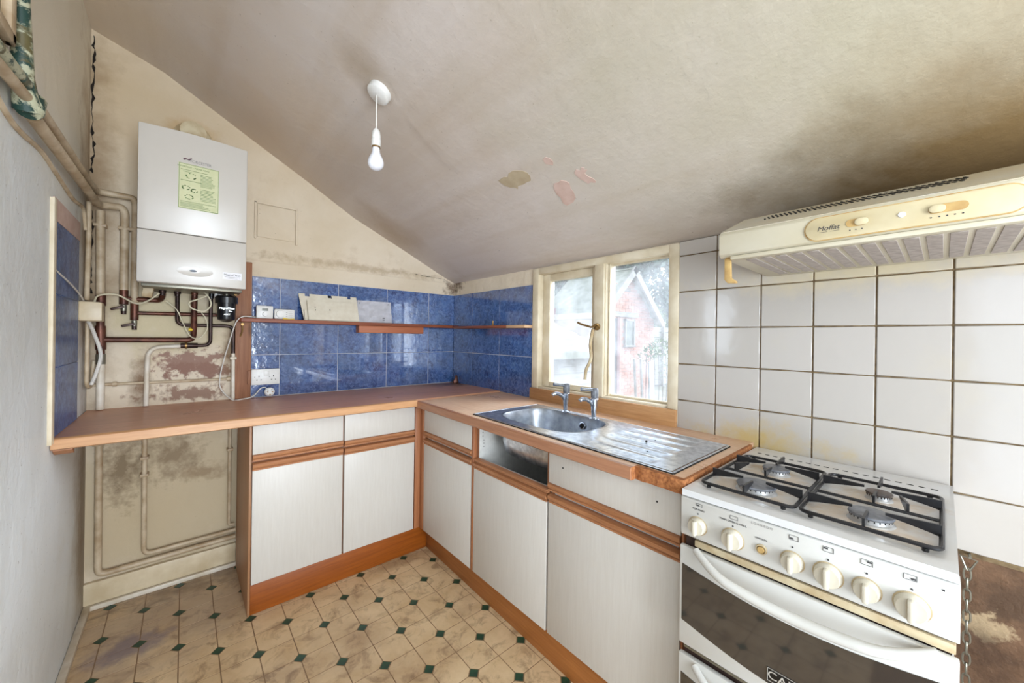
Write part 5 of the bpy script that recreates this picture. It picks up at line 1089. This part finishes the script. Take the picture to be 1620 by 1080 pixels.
box('doorway', 'lcd_dark', ob, 4.46, 5.24, 1.99, 2.012, -0.15, 1.66)
box('door_post', 'rust_bar', ob, 5.24, 5.33, 1.97, 2.02, -0.15, 1.68)
box('lintel', 'board', ob, 4.60, 6.02, 1.95, 2.01, 1.70, 1.80, label='pale beam over the doorway')
wn = MB().box(5.52, 5.56, 1.96, 2.012, 1.10, 1.66).box(5.86, 5.90, 1.96, 2.012, 1.10, 1.66).box(5.52, 5.90, 1.96, 2.012, 1.62, 1.66).box(5.50, 5.92, 1.94, 2.012, 1.06, 1.10).put('small_window', 'board', ob)
box('pane', 'lcd', wn, 5.56, 5.86, 1.985, 2.0, 1.10, 1.62)
MB().obox((6.26, 2.72, 2.17), (1.72, 1.75, 0.05), (0, math.radians(42), 0)).put('roof_slope', 'roof', ob)
MB().obox((5.05, 2.72, 2.17), (1.72, 1.75, 0.05), (0, -math.radians(42), 0)).put('roof_slope', 'roof', ob)
MB().obox((6.25, 1.83, 2.155), (1.74, 0.04, 0.14), (0, math.radians(42), 0)).put('bargeboard', 'board', ob)
MB().obox((5.06, 1.83, 2.155), (1.74, 0.04, 0.14), (0, -math.radians(42), 0)).put('bargeboard', 'board', ob)
mb = MB()
for q in range(3): mb.box(5.52, 5.74, 1.985, 2.005, 2.26 + q * 0.03, 2.275 + q * 0.03)
mb.put('gable_vent', 'lcd', ob)
# long brick barn behind
bn = thing('brick_barn', 'long low brick barn with mossy roof behind the weatherboard shed', 'barn', (2.6, 3.6, -0.15))
MB().box(0.2, 4.2, 2.98, 4.6, -0.15, 1.90).put('core_wall', 'mortar', bn)
mb = MB(); bricks(mb, 0.9, 4.18, 2.975, 0.9, 1.62); mb.put('brickwork', 'brick', bn, smooth=0, kind='stuff')
box('fascia', 'rust_bar', bn, 0.1, 4.3, 2.86, 2.98, 1.72, 1.86)
mb = MB(); rr = random.Random(5)
for r_ in range(14):
    for c_ in range(25):
        x = 0.2 + c_ * 0.162 + (0.08 if r_ % 2 else 0); y = 2.86 + r_ * 0.13; z = 1.88 + r_ * 0.13
        mb.obox((x, y, z + rr.uniform(0, 0.012)), (0.155, 0.20, 0.02), (math.radians(42), 0, rr.uniform(-0.03, 0.03)))
mb.put('roof_tiles', 'roof', bn, smooth=0, kind='stuff')
MB().prism([(2.95, 1.84), (4.7, 3.58), (4.7, 1.84)], 'x', 0.15, 4.25).put('roof_deck', 'roof', bn)
# fence
fn = thing('garden_fence', 'pale horizontal board fence right of the brick outbuilding', 'fence', (8.2, 2.6, -0.15))
for i in range(11): piece('fence_board', fn, 'board', 6.85, 10.4, 3.0, 3.03, -0.10 + i * 0.155, 0.04 + i * 0.155, 0.002)
for x in (7.0, 8.05, 9.1, 10.15): piece('fence_post', fn, 'board', x, x + 0.09, 2.93, 3.0, -0.15, 1.68, 0.004)
for xa, yw, lab in ((5.0, 0.78, 'tall narrow pale plank leaning outside the right window pane'), (5.22, 0.80, 'wide white board leaning outside the right window pane')):
    pass
def leaner(x, y, w, h, ang, lab):
    tag(MB().obox((x, y, -0.15 + h / 2 * math.cos(ang) + 0.01), (w, 0.03, h), (0, -ang, 0.3)).put('leaning_board', 'board'), lab, 'board')
leaner(4.40, 1.05, 0.06, 1.05, 0.20, 'thin pale batten leaning outside, left of the wide white board')
leaner(4.53, 1.00, 0.08, 1.05, 0.18, 'pale plank leaning outside against the wide white board')
leaner(4.86, 1.00, 0.42, 0.98, 0.10, 'wide white board leaning outside below the climbing plant')
# plants: leaf clusters
def foliage(blobs, n, size, mat, name, parent, seed):
    rr = random.Random(seed); tt = bmesh.new()
    for i in range(n):
        c, rad = blobs[rr.randrange(len(blobs))]
        d = Vector((rr.gauss(0, 1), rr.gauss(0, 1), rr.gauss(0, 1))).normalized() * rad * rr.uniform(0.65, 1.0)
        p = Vector(c) + d; a = Vector((rr.gauss(0, 1), rr.gauss(0, 1), rr.gauss(0, 1))).normalized(); b = a.orthogonal().normalized(); e = a.cross(b); s_ = size * rr.uniform(0.6, 1.3)
        v = [tt.verts.new(p + b * s_), tt.verts.new(p + e * s_ * 0.45 + a * s_ * 0.12), tt.verts.new(p - b * s_), tt.verts.new(p - e * s_ * 0.45 + a * s_ * 0.12)]
        tt.faces.new(v)
    return MB().add(tt).put(name, mat, parent, recalc=False, kind='stuff', smooth=0)
t = thing('climbing_plant', 'straggly climbing plant by the leaning boards outside the window', 'plant', (5.2, 1.15, -0.15))
foliage([((4.86, 1.1, 0.93), 0.17), ((5.15, 1.15, 1.0), 0.15), ((5.45, 1.15, 1.08), 0.2), ((5.75, 1.2, 0.95), 0.2), ((5.9, 1.2, 0.6), 0.2)], 420, 0.035, 'leaf', 'foliage', t, 3)
mb = MB()
for i in range(7): mb.tube(spline([(4.9 + i * 0.15, 1.12, -0.15), (4.85 + i * 0.16, 1.10, 0.4), (4.9 + i * 0.15, 1.13, 0.95)], 4), 0.007, 5)
mb.put('stem', 'bark', t)
def tree(x, y, h, blobs, n, size, mat, lab, seed, grp=None):
    t = thing('tree', lab, 'tree', (x, y, -0.15), grp)
    MB().tube([(x, y, -0.15), (x + 0.1, y, h * 0.4), (x, y + 0.1, h * 0.75)], [0.16, 0.12, 0.05], 8).put('trunk', 'bark', t)
    foliage(blobs, n, size, mat, 'foliage', t, seed)
tree(10.5, 6.8, 4.5, [((10.5, 6.8, 3.6), 1.9), ((12.8, 5.4, 3.4), 2.1), ((8.8, 8.0, 3.6), 1.9), ((11.8, 5.6, 5.2), 1.8), ((14.5, 4.2, 2.6), 2.0)], 15000, 0.14, 'leaf2', 'large blue-green tree behind the brick outbuilding', 11)
tree(9.2, 4.1, 2.4, [((9.2, 4.1, 1.9), 0.75), ((10.0, 3.9, 1.7), 0.7), ((8.5, 4.3, 1.7), 0.65)], 2200, 0.06, 'leaf', 'pale green bush-like tree above the fence', 12)
tree(4.2, 9.5, 6, [((4.0, 9.5, 4.8), 1.9), ((2.0, 9.6, 5.0), 1.9), ((5.4, 9.6, 4.8), 1.7)], 4200, 0.12, 'leaf', 'broad green tree beyond the barn roof', 13)
